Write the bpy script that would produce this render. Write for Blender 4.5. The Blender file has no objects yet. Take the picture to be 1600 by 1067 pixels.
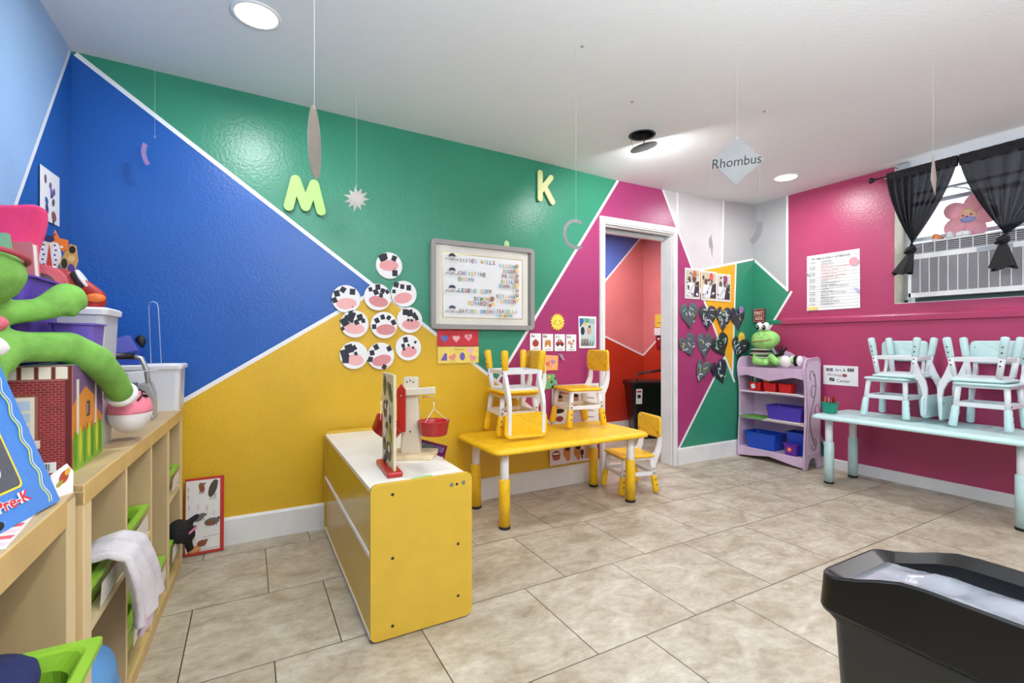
import bpy, bmesh, math, random
from mathutils import Vector, Matrix
random.seed(7)
C = bpy.context.scene.collection
SC = bpy.context.scene
PI = math.pi

# ------------------------------------------------------------------ camera, world, light, exposure
CAM_H = 1.10
FPX = 745.79                       # focal length in pixels of the 1600 px wide frame
YAW = math.radians(28.918)         # camera turned right of the +Y axis
cd = bpy.data.cameras.new('camera'); cam = bpy.data.objects.new('camera', cd); C.objects.link(cam)
cam.location = (0, 0, CAM_H); cam.rotation_euler = (PI/2, 0, -YAW)
cd.sensor_width = 36; cd.lens = 36*FPX/1600; cd.clip_start = 0.02
SC.camera = cam
SC.view_settings.view_transform = 'Standard'; SC.view_settings.look = 'None'
SC.view_settings.gamma = 1; SC.view_settings.use_curve_mapping = False
SC.view_settings.exposure = -0.04
W = bpy.data.worlds.new('daylight'); SC.world = W; W.use_nodes = True
W.node_tree.nodes['Background'].inputs[0].default_value = (0.86, 0.93, 1.0, 1)
W.node_tree.nodes['Background'].inputs[1].default_value = 2.6
SC.cycles.max_bounces = 8; SC.cycles.diffuse_bounces = 5; SC.cycles.glossy_bounces = 3
SC.cycles.transparent_max_bounces = 12; SC.cycles.transmission_bounces = 4
SC.cycles.use_denoising = True; SC.cycles.sample_clamp_indirect = 6

def area(name, loc, size, power, rot=(0, 0, 0), col=(.97, .99, 1.0), shape='DISK', spread=PI):
    l = bpy.data.lights.new(name, 'AREA'); l.shape = shape; l.size = size; l.energy = power; l.color = col; l.spread = spread
    o = bpy.data.objects.new(name, l); C.objects.link(o); o.location = loc; o.rotation_euler = rot
    return o
LAMPS = [(0.03, 2.27, 13), (3.86, 2.34, 12), (0.5, 0.1, 16), (2.35, -0.1, 16), (3.9, 0.3, 12)]
for i, (x, y, p) in enumerate(LAMPS):
    if p: area('recessed_lamp_light', (x, y, 2.425), .16, p)
# added unseen fill behind the camera, standing in for flash bounced off the ceiling
area('ceiling_fill_light', (0.9, -0.55, 1.55), .5, 124, rot=(PI, 0, 0), col=(.90, .98, 1.0))
area('hall_lamp_light', (3.5, 3.95, 2.40), .3, 26)

# ------------------------------------------------------------------ survey helpers (photo pixel -> point on a real plane)
_s, _c = math.sin(YAW), math.cos(YAW)
def ray(x, y):
    a = (x-800)/FPX; return Vector((_s+a*_c, _c-a*_s, -(y-533.5)/FPX))
def onp(x, y, ax, v):
    r = ray(x, y); o = Vector((0, 0, CAM_H)); return o + r*((v-o[ax])/r[ax])
def onX(x, y, v): return onp(x, y, 0, v)
def onY(x, y, v): return onp(x, y, 1, v)
def onZ(x, y, v): return onp(x, y, 2, v)
def atd(x, y, d): return Vector((0, 0, CAM_H)) + ray(x, y)*d
def toPx(p):
    d = p[0]*_s+p[1]*_c; a = p[0]*_c-p[1]*_s
    if d < .05: return None
    return 800+FPX*a/d, 533.5-FPX*(p[2]-CAM_H)/d

# ------------------------------------------------------------------ materials
def lin(c):
    c = c/255.0
    return c/12.92 if c <= .04045 else ((c+.055)/1.055)**2.4
def col(rgb): return (lin(rgb[0]), lin(rgb[1]), lin(rgb[2]), 1)
_M = {}
def M(name, rgb=(200, 200, 200), rough=.5, var=0, vs=8, bump=0, bs=60, metal=0, alpha=1, emit=0, coat=0, stretch=(1, 1, 1), trans=0):
    if name in _M: return _M[name]
    m = bpy.data.materials.new(name); m.use_nodes = True; nt = m.node_tree; b = nt.nodes['Principled BSDF']
    b.inputs['Base Color'].default_value = col(rgb); b.inputs['Roughness'].default_value = rough
    b.inputs['Metallic'].default_value = metal; b.inputs['Alpha'].default_value = alpha
    b.inputs['Coat Weight'].default_value = coat; b.inputs['Transmission Weight'].default_value = trans
    if emit:
        b.inputs['Emission Color'].default_value = col(rgb); b.inputs['Emission Strength'].default_value = emit
    if var or bump:
        tc = nt.nodes.new('ShaderNodeTexCoord'); mp = nt.nodes.new('ShaderNodeMapping'); mp.inputs['Scale'].default_value = stretch
        nt.links.new(tc.outputs['Object'], mp.inputs[0])
    if var:
        n = nt.nodes.new('ShaderNodeTexNoise'); n.inputs['Scale'].default_value = vs; n.inputs['Detail'].default_value = 4
        nt.links.new(mp.outputs[0], n.inputs[0])
        r = nt.nodes.new('ShaderNodeValToRGB'); r.color_ramp.elements[0].position = .3; r.color_ramp.elements[1].position = .7
        f = lambda k: col([min(255, max(0, v*k)) for v in rgb])
        r.color_ramp.elements[0].color = f(1-var); r.color_ramp.elements[1].color = f(1+var)
        nt.links.new(n.outputs[0], r.inputs[0]); nt.links.new(r.outputs[0], b.inputs['Base Color'])
    if bump:
        n = nt.nodes.new('ShaderNodeTexNoise'); n.inputs['Scale'].default_value = bs; n.inputs['Detail'].default_value = 3
        nt.links.new(mp.outputs[0], n.inputs[0])
        bn = nt.nodes.new('ShaderNodeBump'); bn.inputs['Strength'].default_value = bump; bn.inputs['Distance'].default_value = .004
        nt.links.new(n.outputs[0], bn.inputs['Height']); nt.links.new(bn.outputs[0], b.inputs['Normal'])
    _M[name] = m; return m
def wallpaint(name, rgb): return M(name, rgb, .33, var=.025, vs=2.5, bump=.35, bs=70)
GREEN = wallpaint('paint_green', (50, 138, 108)); BLUE = wallpaint('paint_blue', (20, 86, 168)); YEL = wallpaint('paint_yellow', (217, 172, 34))
PINK = wallpaint('paint_magenta', (162, 56, 108)); LBLUE = wallpaint('paint_light_blue', (150, 184, 226)); GREY1 = wallpaint('paint_pale_grey', (205, 202, 202))
GREY2 = wallpaint('paint_grey', (178, 179, 180)); ORNG = wallpaint('paint_amber', (240, 172, 30)); WLINE = wallpaint('paint_white_line', (238, 238, 240))
PINK2 = wallpaint('paint_rose_red', (172, 62, 102))
HBLUE = wallpaint('paint_hall_blue', (88, 112, 186)); HPINK = wallpaint('paint_hall_salmon', (222, 128, 128)); HRED = wallpaint('paint_hall_red', (196, 58, 36))
WHITE = M('white_gloss_paint', (232, 232, 232), .35, var=.02, vs=6)
CEIL = M('ceiling_plaster', (230, 233, 236), .75, bump=.5, bs=90)
PLWHITE = M('white_plastic', (236, 236, 238), .35); PLYEL = M('yellow_plastic', (240, 190, 28), .4, var=.03, vs=30)
MINT = M('mint_plastic', (196, 226, 226), .4, var=.02, vs=20); MINTL = M('pale_mint_plastic', (226, 232, 236), .4)
BLACK = M('black_rubber', (14, 14, 15), .5); BLKPL = M('black_plastic', (13, 13, 14), .32)
PAPER = M('white_paper', (240, 240, 240), .6); CHROME = M('chrome', (190, 190, 195), .2, metal=1)

# ------------------------------------------------------------------ mesh builder
class MB:
    def __init__(s): s.v = []; s.f = []; s.m = []; s.mats = []; s.sm = []
    def mi(s, mat):
        if mat not in s.mats: s.mats.append(mat)
        return s.mats.index(mat)
    def add(s, verts, faces, mat, smooth=False):
        o = len(s.v); s.v += [Vector(v) for v in verts]; k = s.mi(mat)
        for f in faces: s.f.append([o+i for i in f]); s.m.append(k); s.sm.append(smooth)
        return s
    def box(s, lo, hi, mat, T=None):
        x0, y0, z0 = lo; x1, y1, z1 = hi
        v = [(x0, y0, z0), (x1, y0, z0), (x1, y1, z0), (x0, y1, z0), (x0, y0, z1), (x1, y0, z1), (x1, y1, z1), (x0, y1, z1)]
        if T is not None: v = [T @ Vector(p) for p in v]
        return s.add(v, [(0, 3, 2, 1), (4, 5, 6, 7), (0, 1, 5, 4), (1, 2, 6, 5), (2, 3, 7, 6), (3, 0, 4, 7)], mat)
    def prism(s, pts, axis, a, b, mat, T=None, smooth=False):
        """pts: 2d outline; axis 0/1/2 = extrusion axis, from a to b"""
        def mk(p, t):
            q = [p[0], p[1]]; q.insert(axis, t); return Vector(q)
        n = len(pts); v = [mk(p, a) for p in pts]+[mk(p, b) for p in pts]
        if T is not None: v = [T @ p for p in v]
        o = len(s.v); s.add(v, [[(i), (i+1) % n, n+(i+1) % n, n+i] for i in range(n)], mat, smooth)
        s.add(v, [list(range(n))[::-1], list(range(n, 2*n))], mat)
        return s
    def rings(s, rings, mat, caps=True, smooth=True, closed=False):
        n = len(rings[0]); v = [p for r in rings for p in r]; f = []
        for k in range(len(rings)-(0 if closed else 1)):
            a = k*n; b = ((k+1) % len(rings))*n
            for i in range(n): f.append((a+i, a+(i+1) % n, b+(i+1) % n, b+i))
        s.add(v, f, mat, smooth)
        if caps and not closed:
            s.add(rings[0], [list(range(n))[::-1]], mat); s.add(rings[-1], [list(range(n))], mat)
        return s
    def tube(s, pts, r, mat, n=10, sx=1, closed=False, rads=None, up=None):
        pts = [Vector(p) for p in pts]; rs = []
        N = len(pts)
        for i, p in enumerate(pts):
            a = pts[(i-1) % N] if closed else pts[max(0, i-1)]; b = pts[(i+1) % N] if closed else pts[min(N-1, i+1)]
            t = (b-a).normalized()
            u = Vector(up) if up else (Vector((0, 0, 1)) if abs(t.z) < .93 else Vector((1, 0, 0)))
            x = t.cross(u).normalized(); y = x.cross(t).normalized(); rr = rads[i] if rads else r
            rs.append([p+x*(rr*sx*math.cos(2*PI*k/n))+y*(rr*math.sin(2*PI*k/n)) for k in range(n)])
        return s.rings(rs, mat, closed=closed)
    def lathe(s, c, prof, mat, n=24, T=None, smooth=True, caps=True):
        c = Vector(c); rs = []
        for r, z in prof:
            ring = [Vector((c.x+r*math.cos(2*PI*k/n), c.y+r*math.sin(2*PI*k/n), c.z+z)) for k in range(n)]
            if T is not None: ring = [T @ p for p in ring]
            rs.append(ring)
        return s.rings(rs, mat, caps=caps, smooth=smooth)
    def ell(s, c, r, mat, T=None, n=20, m=12, zmin=-1, zmax=1):
        c = Vector(c); rs = []
        for j in range(m+1):
            t = zmin+(zmax-zmin)*j/m; ph = math.asin(max(-1, min(1, math.sin(t*PI/2)))); z = math.sin(t*PI/2); q = math.cos(t*PI/2)
            q = max(q, 1e-3)
            ring = [Vector((r[0]*q*math.cos(2*PI*k/n), r[1]*q*math.sin(2*PI*k/n), r[2]*z)) for k in range(n)]
            ring = [(T @ p if T is not None else p)+c for p in ring]; rs.append(ring)
        return s.rings(rs, mat)
    def build(s, name, parent=None, bevel=0, seg=2, sub=0, loc=None, solid=0, keep=False):
        me = bpy.data.meshes.new(name); me.from_pydata([tuple(v) for v in s.v], [], s.f)
        for m in s.mats: me.materials.append(m)
        for p, k, q in zip(me.polygons, s.m, s.sm): p.material_index = k; p.use_smooth = q
        me.validate()
        bm = bmesh.new(); bm.from_mesh(me)
        if not keep: bmesh.ops.remove_doubles(bm, verts=bm.verts, dist=1e-5)
        if solid == 0: bmesh.ops.recalc_face_normals(bm, faces=bm.faces)
        bm.to_mesh(me); bm.free(); me.update()
        o = bpy.data.objects.new(name, me); C.objects.link(o)
        if parent is not None: o.parent = parent
        if loc is not None: o.location = loc
        if solid:
            d = o.modifiers.new('solid', 'SOLIDIFY'); d.thickness = solid; d.offset = 0
        if bevel:
            d = o.modifiers.new('bevel', 'BEVEL'); d.width = bevel; d.segments = seg; d.limit_method = 'ANGLE'; d.angle_limit = .6
            d.harden_normals = False
        if sub:
            d = o.modifiers.new('sub', 'SUBSURF'); d.levels = sub; d.render_levels = sub
        return o

def tag(o, label, cat, group=None, kind=None):
    if label: o['label'] = label
    if cat: o['category'] = cat
    if group: o['group'] = group
    if kind: o['kind'] = kind
    return o
def thing(name, label, cat, loc=(0, 0, 0), rz=0, group=None):
    o = bpy.data.objects.new(name, None); C.objects.link(o); o.location = loc; o.rotation_euler = (0, 0, rz)
    o.empty_display_size = .05
    return tag(o, label, cat, group)
def struct(o): o['kind'] = 'structure'; return o
def copy_tree(o, parent=None):
    c = o.copy(); C.objects.link(c); c.parent = parent
    for ch in [q for q in bpy.data.objects if q.parent == o and q != c]: copy_tree(ch, c)
    return c
def rrect(x0, y0, x1, y1, r, n=5):
    pts = []
    for cx, cy, a in ((x1-r, y1-r, 0), (x0+r, y1-r, 90), (x0+r, y0+r, 180), (x1-r, y0+r, 270)):
        for k in range(n+1):
            t = math.radians(a+90*k/n); pts.append((cx+r*math.cos(t), cy+r*math.sin(t)))
    return pts

# text as mesh, cached
_T = {}
def textmesh(t, bold=0):
    if (t, bold) in _T: return _T[(t, bold)]
    cu = bpy.data.curves.new('lettering', 'FONT'); cu.body = t; cu.size = 1; cu.offset = bold; cu.resolution_u = 3
    o = bpy.data.objects.new('lettering', cu); C.objects.link(o)
    dg = bpy.context.evaluated_depsgraph_get(); ev = o.evaluated_get(dg); me = ev.to_mesh()
    V = [(v.co.x, v.co.y) for v in me.vertices]; F = [list(p.vertices) for p in me.polygons]
    ev.to_mesh_clear(); bpy.data.objects.remove(o); bpy.data.curves.remove(cu)
    x0 = min(v[0] for v in V); x1 = max(v[0] for v in V); y0 = min(v[1] for v in V); y1 = max(v[1] for v in V)
    _T[(t, bold)] = ([(v[0]-x0, v[1]-y0) for v in V], F, x1-x0, y1-y0); return _T[(t, bold)]

class Flat(MB):
    """flat printed thing: origin o, in-plane axes u (right) and v (up), facing n"""
    def __init__(s, o, u, v):
        MB.__init__(s); s.o = Vector(o); s.u = Vector(u).normalized(); s.vv = Vector(v).normalized(); s.n = s.u.cross(s.vv).normalized(); s.l = 0
    def P(s, a, b, h=0): return s.o+s.u*a+s.vv*b+s.n*h
    def base(s, pts, mat, t=.0015, curl=None):
        n = len(pts); v = [s.P(a, b, 0) for a, b in pts]+[s.P(a, b, t) for a, b in pts]; s.t = t; s.l = t
        s.add(v, [[i, (i+1) % n, n+(i+1) % n, n+i] for i in range(n)]+[list(range(n))[::-1], list(range(n, 2*n))], mat); return s
    def rect(s, w, h, mat, t=.0015): s.w = w; s.h = h; return s.base([(0, 0), (w, 0), (w, h), (0, h)], mat, t)
    def poly(s, pts, mat, lift=None):
        s.l += .00012
        s.add([s.P(a, b, (s.l if lift is None else s.t+lift)) for a, b in pts], [list(range(len(pts)))], mat); return s
    def quad(s, a, b, c, d, mat): return s.poly([(a, b), (c, b), (c, d), (a, d)], mat)
    def disc(s, a, b, r, mat, ry=None, n=18, ang=0, t0=0, t1=2*PI):
        ry = r if ry is None else ry; ca, sa = math.cos(ang), math.sin(ang); P = []
        for k in range(n):
            t = t0+(t1-t0)*k/(n if abs(t1-t0-2*PI) < 1e-6 else n-1); x = r*math.cos(t); y = ry*math.sin(t); P.append((a+x*ca-y*sa, b+x*sa+y*ca))
        return s.poly(P, mat)
    def star(s, a, b, r0, r1, n, mat, ang=0):
        return s.poly([(a+(r0 if k % 2 else r1)*math.cos(ang+PI*k/n), b+(r0 if k % 2 else r1)*math.sin(ang+PI*k/n)) for k in range(2*n)], mat)
    def heart(s, a, b, w, mat, ang=0, sy=1): return s.poly([(a+x, b+y) for x, y in heartpts(w, ang, sy)], mat)
    def line(s, p, q, w, mat):
        d = Vector((q[0]-p[0], q[1]-p[1])); L = d.length or 1; e = Vector((-d.y, d.x))/L*w/2
        return s.poly([(p[0]-e.x, p[1]-e.y), (q[0]-e.x, q[1]-e.y), (q[0]+e.x, q[1]+e.y), (p[0]+e.x, p[1]+e.y)], mat)
    def text(s, t, a, b, h, mat, w=None, align='l', ang=0, bold=0, keep=False):
        V, F, tw, th = textmesh(t, bold); k = h/th; kx = k if w is None else (w/tw)
        if keep and w is not None: kx = min(k, w/tw)
        W_ = tw*kx; dx = {'l': 0, 'c': -W_/2, 'r': -W_}[align]; ca, sa = math.cos(ang), math.sin(ang); s.l += .00015
        vs = []
        for x, y in V:
            X = x*kx+dx; Y = y*k; vs.append(s.P(a+X*ca-Y*sa, b+X*sa+Y*ca, s.l))
        s.add(vs, F, mat); return s
def heartpts(w, ang=0, sy=1, n=22):
    P = []
    for k in range(n):
        t = 2*PI*k/n; x = 16*math.sin(t)**3; y = 13*math.cos(t)-5*math.cos(2*t)-2*math.cos(3*t)-math.cos(4*t)
        x *= w/32; y *= w/32*sy; P.append((x*math.cos(ang)-y*math.sin(ang), x*math.sin(ang)+y*math.cos(ang)))
    return P
# ================================================================== ROOM SHELL
WY, WXR, WXL, YF = 3.01, 4.44, -0.738, -1.3          # back, right, left, front wall planes
WIN_Y0, WIN_Y1, WIN_Z0 = 0.72, 1.83, 1.394
def paint_wall(name, P0, U, V, w, h, holes, stripes, classify, back, sw=.011):
    """P0 corner, U/V unit axes, w x h sheet; holes in uv; stripes in uv; 'back' = offset vector giving thickness"""
    U = Vector(U); V = Vector(V); P0 = Vector(P0)
    bm = bmesh.new(); vs = [bm.verts.new(p) for p in ((0, 0, 0), (w, 0, 0), (w, h, 0), (0, h, 0))]; bm.faces.new(vs)
    def cut(co, no):
        bmesh.ops.bisect_plane(bm, geom=bm.verts[:]+bm.edges[:]+bm.faces[:], plane_co=co, plane_no=no, dist=1e-6)
    for (a, b, c, d) in holes:
        for co, no in (((a, 0, 0), (1, 0, 0)), ((c, 0, 0), (1, 0, 0)), ((0, b, 0), (0, 1, 0)), ((0, d, 0), (0, 1, 0))): cut(co, no)
    for (A, B) in stripes:
        d = Vector((B[0]-A[0], B[1]-A[1], 0)).normalized(); n = Vector((-d.y, d.x, 0)); A3 = Vector((A[0], A[1], 0)); B3 = Vector((B[0], B[1], 0))
        cut(A3+n*sw, n); cut(A3-n*sw, n); cut(A3, d); cut(B3, d)
    mats = []; kill = []
    for f in bm.faces:
        c = f.calc_center_median(); m = None
        for (a, b, c2, d2) in holes:
            if a < c.x < c2 and b < c.y < d2: kill.append(f); m = WHITE
        if m is None:
            for (A, B) in stripes:
                d = Vector((B[0]-A[0], B[1]-A[1])); L = d.length; d /= L; q = Vector((c.x-A[0], c.y-A[1]))
                if -1e-4 < q.dot(d) < L+1e-4 and abs(q.x*-d.y+q.y*d.x) < sw: m = WLINE
        if m is None:
            wp = P0+U*c.x+V*c.y; m = classify(wp, toPx(wp))
        if m not in mats: mats.append(m)
        f.material_index = mats.index(m)
    bmesh.ops.delete(bm, geom=kill, context='FACES')
    for v in bm.verts: v.co = P0+U*v.co.x+V*v.co.y
    # give the wall its depth: a plain box layer behind the painted sheet, with the same holes
    me = bpy.data.meshes.new(name); bm.to_mesh(me); bm.free()
    for m in mats: me.materials.append(m)
    o = bpy.data.objects.new(name, me); C.objects.link(o)
    s = o.modifiers.new('solid', 'SOLIDIFY'); s.thickness = abs(back); s.offset = 1 if back > 0 else -1
    return struct(o)

ZT = 2.56
# ---- back wall: u = X, v = Z
def b2(x, y): p = onY(x, y, WY); return (p.x-WXL, p.z)
DX0, DX1, DZ = 2.505, 3.285, 2.045
def cls_back(p, px):
    x, y = px
    if x > 1031+.3735*(y-296)-6 or x > 1000:
        xd = 1035.6+(y-296)*.3735
        if x > xd:
            if y < 424-.202*(x-1083): return GREY1 if x < 1130 else GREY2
            if x < 1150-.035*(y-411) and y < 597: return ORNG
            return GREEN
        if y > 557 and x > 1061+(700-y)*.501: return GREEN
        return PINK
    ya = 84+.778*(x-118)
    if y > ya: return BLUE if y < 620-.573*(x-297) else YEL
    return GREEN if x < 959.5-.601*(y-292) else PINK
sb = [((118, 84), (937, 721)), ((60, 756), (590, 452)), ((968, 278), (776.5, 596.4)), ((1034, 292), (1147.8, 597)), ((1058.5, 290), (1058.5, 359)),
      ((1131, 300), (1128.5, 413)), ((1150, 411), (1144.3, 590)), ((1083, 424), (1177, 405)), ((1057, 708), (1132.7, 557))]
paint_wall('wall_back', (WXL, WY, 0), (1, 0, 0), (0, 0, 1), WXR-WXL, ZT, [(DX0-WXL, -.01, DX1-WXL, DZ)],
           [(b2(*a), b2(*b)) for a, b in sb], cls_back, -.11)
# ---- right wall: u = -Y from back, v = Z
def r2(x, y): p = onX(x, y, WXR); return (WY-p.y, p.z)
def cls_right(p, px):
    if px is None or p.y < .4: return PINK2
    x, y = px
    if x < 1230 and y < 406+.896*(x-1177): return GREY2
    if x > 1230 and y < 456: return PINK2
    xl = 1236-.6*(y-457) if y < 523 else 1196+.539*(y-523)
    return GREEN if x < xl else PINK2
sr = [((1177, 405), (1230, 453)), ((1230, 290), (1230, 455)), ((1237, 455), (1196, 523)), ((1196, 523), (1294, 705))]
paint_wall('wall_right', (WXR, WY, 0), (0, -1, 0), (0, 0, 1), WY-YF, ZT, [(WY-WIN_Y1, WIN_Z0, WY-WIN_Y0, ZT+.1)],
           [(r2(*a), r2(*b)) for a, b in sr], cls_right, -.20)
# ---- left wall: u = Y from front
def l2(x, y): p = onX(x, y, WXL); return (p.y-YF, p.z)
A_, B_ = l2(109.5, 79.5), l2(27, 313)
sl = (A_[1]-B_[1])/(A_[0]-B_[0]); C_ = (B_[0]-(B_[1]-.0)/sl, 0.0)
def cls_left(p, px):
    return LBLUE if p.z > B_[1]+sl*((p.y-YF)-B_[0]) else BLUE
paint_wall('wall_left', (WXL, YF, 0), (0, 1, 0), (0, 0, 1), WY-YF, ZT, [], [(A_, C_)], cls_left, -.1)
# ---- front wall (behind the camera)
m = MB(); m.box((WXL-.1, YF-.1, 0), (WXR+.2, YF, ZT), GREY1); struct(m.build('wall_front'))

# ---- ceiling: plaster that dips a little toward the doorway
m = MB(); prof = [(WXL-.1, 2.489), (-.1, 2.475), (.75, 2.457), (1.7, 2.442), (2.6, 2.418), (3.2, 2.422), (3.8, 2.435), (WXR, 2.470), (WXR+.24, 2.474)]
fl = [(x, 2.462+(z-2.462)*.35) for x, z in prof]
ys = [YF-.1, 1.2, 2.2, WY+.1]; wts = [0, 0, .35, 1]
HX, HY, HR = 2.24, 2.307, .084                       # the open lamp hole
def ceilz(x, y):
    for (xa, za), (xb, zb), (_, fa), (_, fb) in zip(prof, prof[1:], fl, fl[1:]):
        if xa <= x <= xb:
            t = (x-xa)/(xb-xa); z1 = za+(zb-za)*t; z0 = fa+(fb-fa)*t; break
    else: z1 = z0 = 2.46
    if x > 4.2: z0 = z1
    w = 0 if y < 1.2 else (y-1.2)/1.0*.35 if y < 2.2 else .35+(y-2.2)/(WY+.1-2.2)*.65
    return z0+(z1-z0)*w
bm = bmesh.new(); NX, NY = 46, 40
gx = [WXL-.1+(WXR+.34-WXL)*i/NX for i in range(NX+1)]; gy = [YF-.1+(WY+.2-YF)*j/NY for j in range(NY+1)]
gx = sorted(gx+[HX-HR, HX+HR]); gy = sorted(gy+[HY-HR, HY+HR])
gx = [x for x in gx if not (HX-HR < x < HX+HR)]; gy = [y for y in gy if not (HY-HR < y < HY+HR)]
vv = [[bm.verts.new((x, y, ceilz(x, y))) for y in gy] for x in gx]
for i in range(len(gx)-1):
    for j in range(len(gy)-1):
        if abs(gx[i]-(HX-HR)) < 1e-6 and abs(gy[j]-(HY-HR)) < 1e-6:
            cs = [vv[i][j], vv[i+1][j], vv[i+1][j+1], vv[i][j+1]]
            rg = [bm.verts.new((HX+HR*.93*math.cos(math.radians(a)), HY+HR*.93*math.sin(math.radians(a)), ceilz(HX, HY))) for a in [225+360*k/24 for k in range(24)]]
            for q in range(4):
                a = cs[q]; b = cs[(q+1) % 4]; ar = [rg[(q*6+k) % 24] for k in range(7)]
                for k in range(3): bm.faces.new((a, ar[k+1], ar[k]))
                bm.faces.new((a, b, ar[3]))
                for k in range(3, 6): bm.faces.new((b, ar[k+1], ar[k]))
        else: bm.faces.new((vv[i][j], vv[i+1][j], vv[i+1][j+1], vv[i][j+1]))
bmesh.ops.recalc_face_normals(bm, faces=bm.faces)
me = bpy.data.meshes.new('ceiling'); bm.to_mesh(me); bm.free(); me.materials.append(CEIL)
for p in me.polygons: p.use_smooth = True
o = bpy.data.objects.new('ceiling', me); C.objects.link(o); struct(o)
m = MB(); m.box((WXL-.2, YF-.2, 2.60), (WXR+.36, 5.2, 2.66), GREY2); struct(m.build('ceiling_slab'))

# ---- floor tiles (procedural running bond of half metre tiles)
FL = bpy.data.materials.new('floor_tile'); FL.use_nodes = True; nt = FL.node_tree; N = nt.nodes; L = nt.links; B = N['Principled BSDF']
tc = N.new('ShaderNodeTexCoord'); sp = N.new('ShaderNodeSeparateXYZ'); L.new(tc.outputs['Object'], sp.inputs[0])
def mth(op, a, b=None, clamp=False):
    n = N.new('ShaderNodeMath'); n.operation = op; n.use_clamp = clamp
    for i, q in enumerate((a, b)):
        if q is None: continue
        if isinstance(q, (int, float)): n.inputs[i].default_value = q
        else: L.new(q, n.inputs[i])
    return n.outputs[0]
TH_, TW_ = .5107, .4997
ry = mth('DIVIDE', mth('SUBTRACT', sp.outputs[1], 1.3215-TH_*20), TH_); row = mth('FLOOR', ry); fy = mth('FRACT', ry)
par = mth('MODULO', row, 2)                                   # row 20 is even
off = mth('ADD', mth('MULTIPLY', par, .2213), .0787-TW_*40)
rx = mth('DIVIDE', mth('SUBTRACT', sp.outputs[0], off), TW_); cx_ = mth('FLOOR', rx); fx = mth('FRACT', rx)
ex = mth('MULTIPLY', mth('MINIMUM', fx, mth('SUBTRACT', 1, fx)), TW_); ey = mth('MULTIPLY', mth('MINIMUM', fy, mth('SUBTRACT', 1, fy)), TH_)
edge = mth('MINIMUM', ex, ey); grout = mth('LESS_THAN', edge, .0021)
cmb = N.new('ShaderNodeCombineXYZ'); L.new(cx_, cmb.inputs[0]); L.new(row, cmb.inputs[1])
wn = N.new('ShaderNodeTexWhiteNoise'); L.new(cmb.outputs[0], wn.inputs[0])
va = N.new('ShaderNodeVectorMath'); va.operation = 'MULTIPLY_ADD'; L.new(wn.outputs['Color'], va.inputs[0]); va.inputs[1].default_value = (7, 7, 7); L.new(tc.outputs['Object'], va.inputs[2])
mp = N.new('ShaderNodeMapping'); mp.inputs['Scale'].default_value = (1, 1.5, 1); mp.inputs['Rotation'].default_value = (0, 0, .35); L.new(va.outputs[0], mp.inputs[0])
n1 = N.new('ShaderNodeTexNoise'); n1.inputs['Scale'].default_value = 5.5; n1.inputs['Detail'].default_value = 8; n1.inputs['Roughness'].default_value = .62; n1.inputs['Distortion'].default_value = .6; L.new(mp.outputs[0], n1.inputs[0])
n2 = N.new('ShaderNodeTexNoise'); n2.inputs['Scale'].default_value = 26; n2.inputs['Detail'].default_value = 6; n2.inputs['Roughness'].default_value = .7; L.new(mp.outputs[0], n2.inputs[0])
r1 = N.new('ShaderNodeValToRGB'); L.new(n1.outputs[0], r1.inputs[0])
e = r1.color_ramp.elements; e[0].position = .33; e[0].color = col((166, 152, 132)); e[1].position = .70; e[1].color = col((208, 201, 186))
q = e.new(.5); q.color = col((188, 178, 159))
r2_ = N.new('ShaderNodeValToRGB'); L.new(n2.outputs[0], r2_.inputs[0]); e = r2_.color_ramp.elements; e[0].position = .35; e[0].color = col((222, 216, 208)); e[1].position = .65; e[1].color = col((255, 255, 255))
mx = N.new('ShaderNodeMixRGB'); mx.blend_type = 'MULTIPLY'; mx.inputs[0].default_value = .8; L.new(r1.outputs[0], mx.inputs[1]); L.new(r2_.outputs[0], mx.inputs[2])
mg = N.new('ShaderNodeMixRGB'); L.new(grout, mg.inputs[0]); L.new(mx.outputs[0], mg.inputs[1]); mg.inputs[2].default_value = col((66, 54, 44)); L.new(mg.outputs[0], B.inputs['Base Color'])
B.inputs['Roughness'].default_value = .42
bp = N.new('ShaderNodeBump'); bp.inputs['Strength'].default_value = .3; bp.inputs['Distance'].default_value = .003
L.new(mth('ADD', mth('MULTIPLY', n2.outputs[0], .25), mth('SUBTRACT', 1, grout)), bp.inputs['Height']); L.new(bp.outputs[0], B.inputs['Normal'])
m = MB(); m.box((WXL-.1, YF-.1, -.05), (WXR+.36, 4.9, 0), FL); struct(m.build('floor'))

# ---- baseboards and other trim
m = MB(); bbp = [(0, 0), (.014, 0), (.014, .135), (.008, .148), (0, .148)]
m.prism([(WY-a, z) for a, z in bbp], 0, WXL+.002, DX0-.05, WHITE); struct(m.build('baseboard_back'))
m = MB(); m.prism([(WY-a, z) for a, z in bbp], 0, DX1+.055, WXR-.002, WHITE); struct(m.build('baseboard_corner'))
m = MB(); m.prism([(WXR-a, z*.58) for a, z in bbp], 1, YF, WY-.016, WHITE); struct(m.build('baseboard_right'))
m = MB(); m.prism([(WXL+a, z) for a, z in bbp], 1, YF, WY-.016, WHITE); struct(m.build('baseboard_left'))
m = MB(); LP = [(WXR, 1.262), (WXR-.018, 1.264), (WXR-.019, 1.302), (WXR-.014, 1.310), (WXR, 1.322)]
m.prism(LP, 1, YF, 2.73, PINK2); m.prism([(WXR, 1.264), (WXR-.006, 1.270), (WXR-.006, 1.300), (WXR, 1.306)], 1, 2.73, WY-.002, GREEN); struct(m.build('trim_1'))   # ledge
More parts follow.
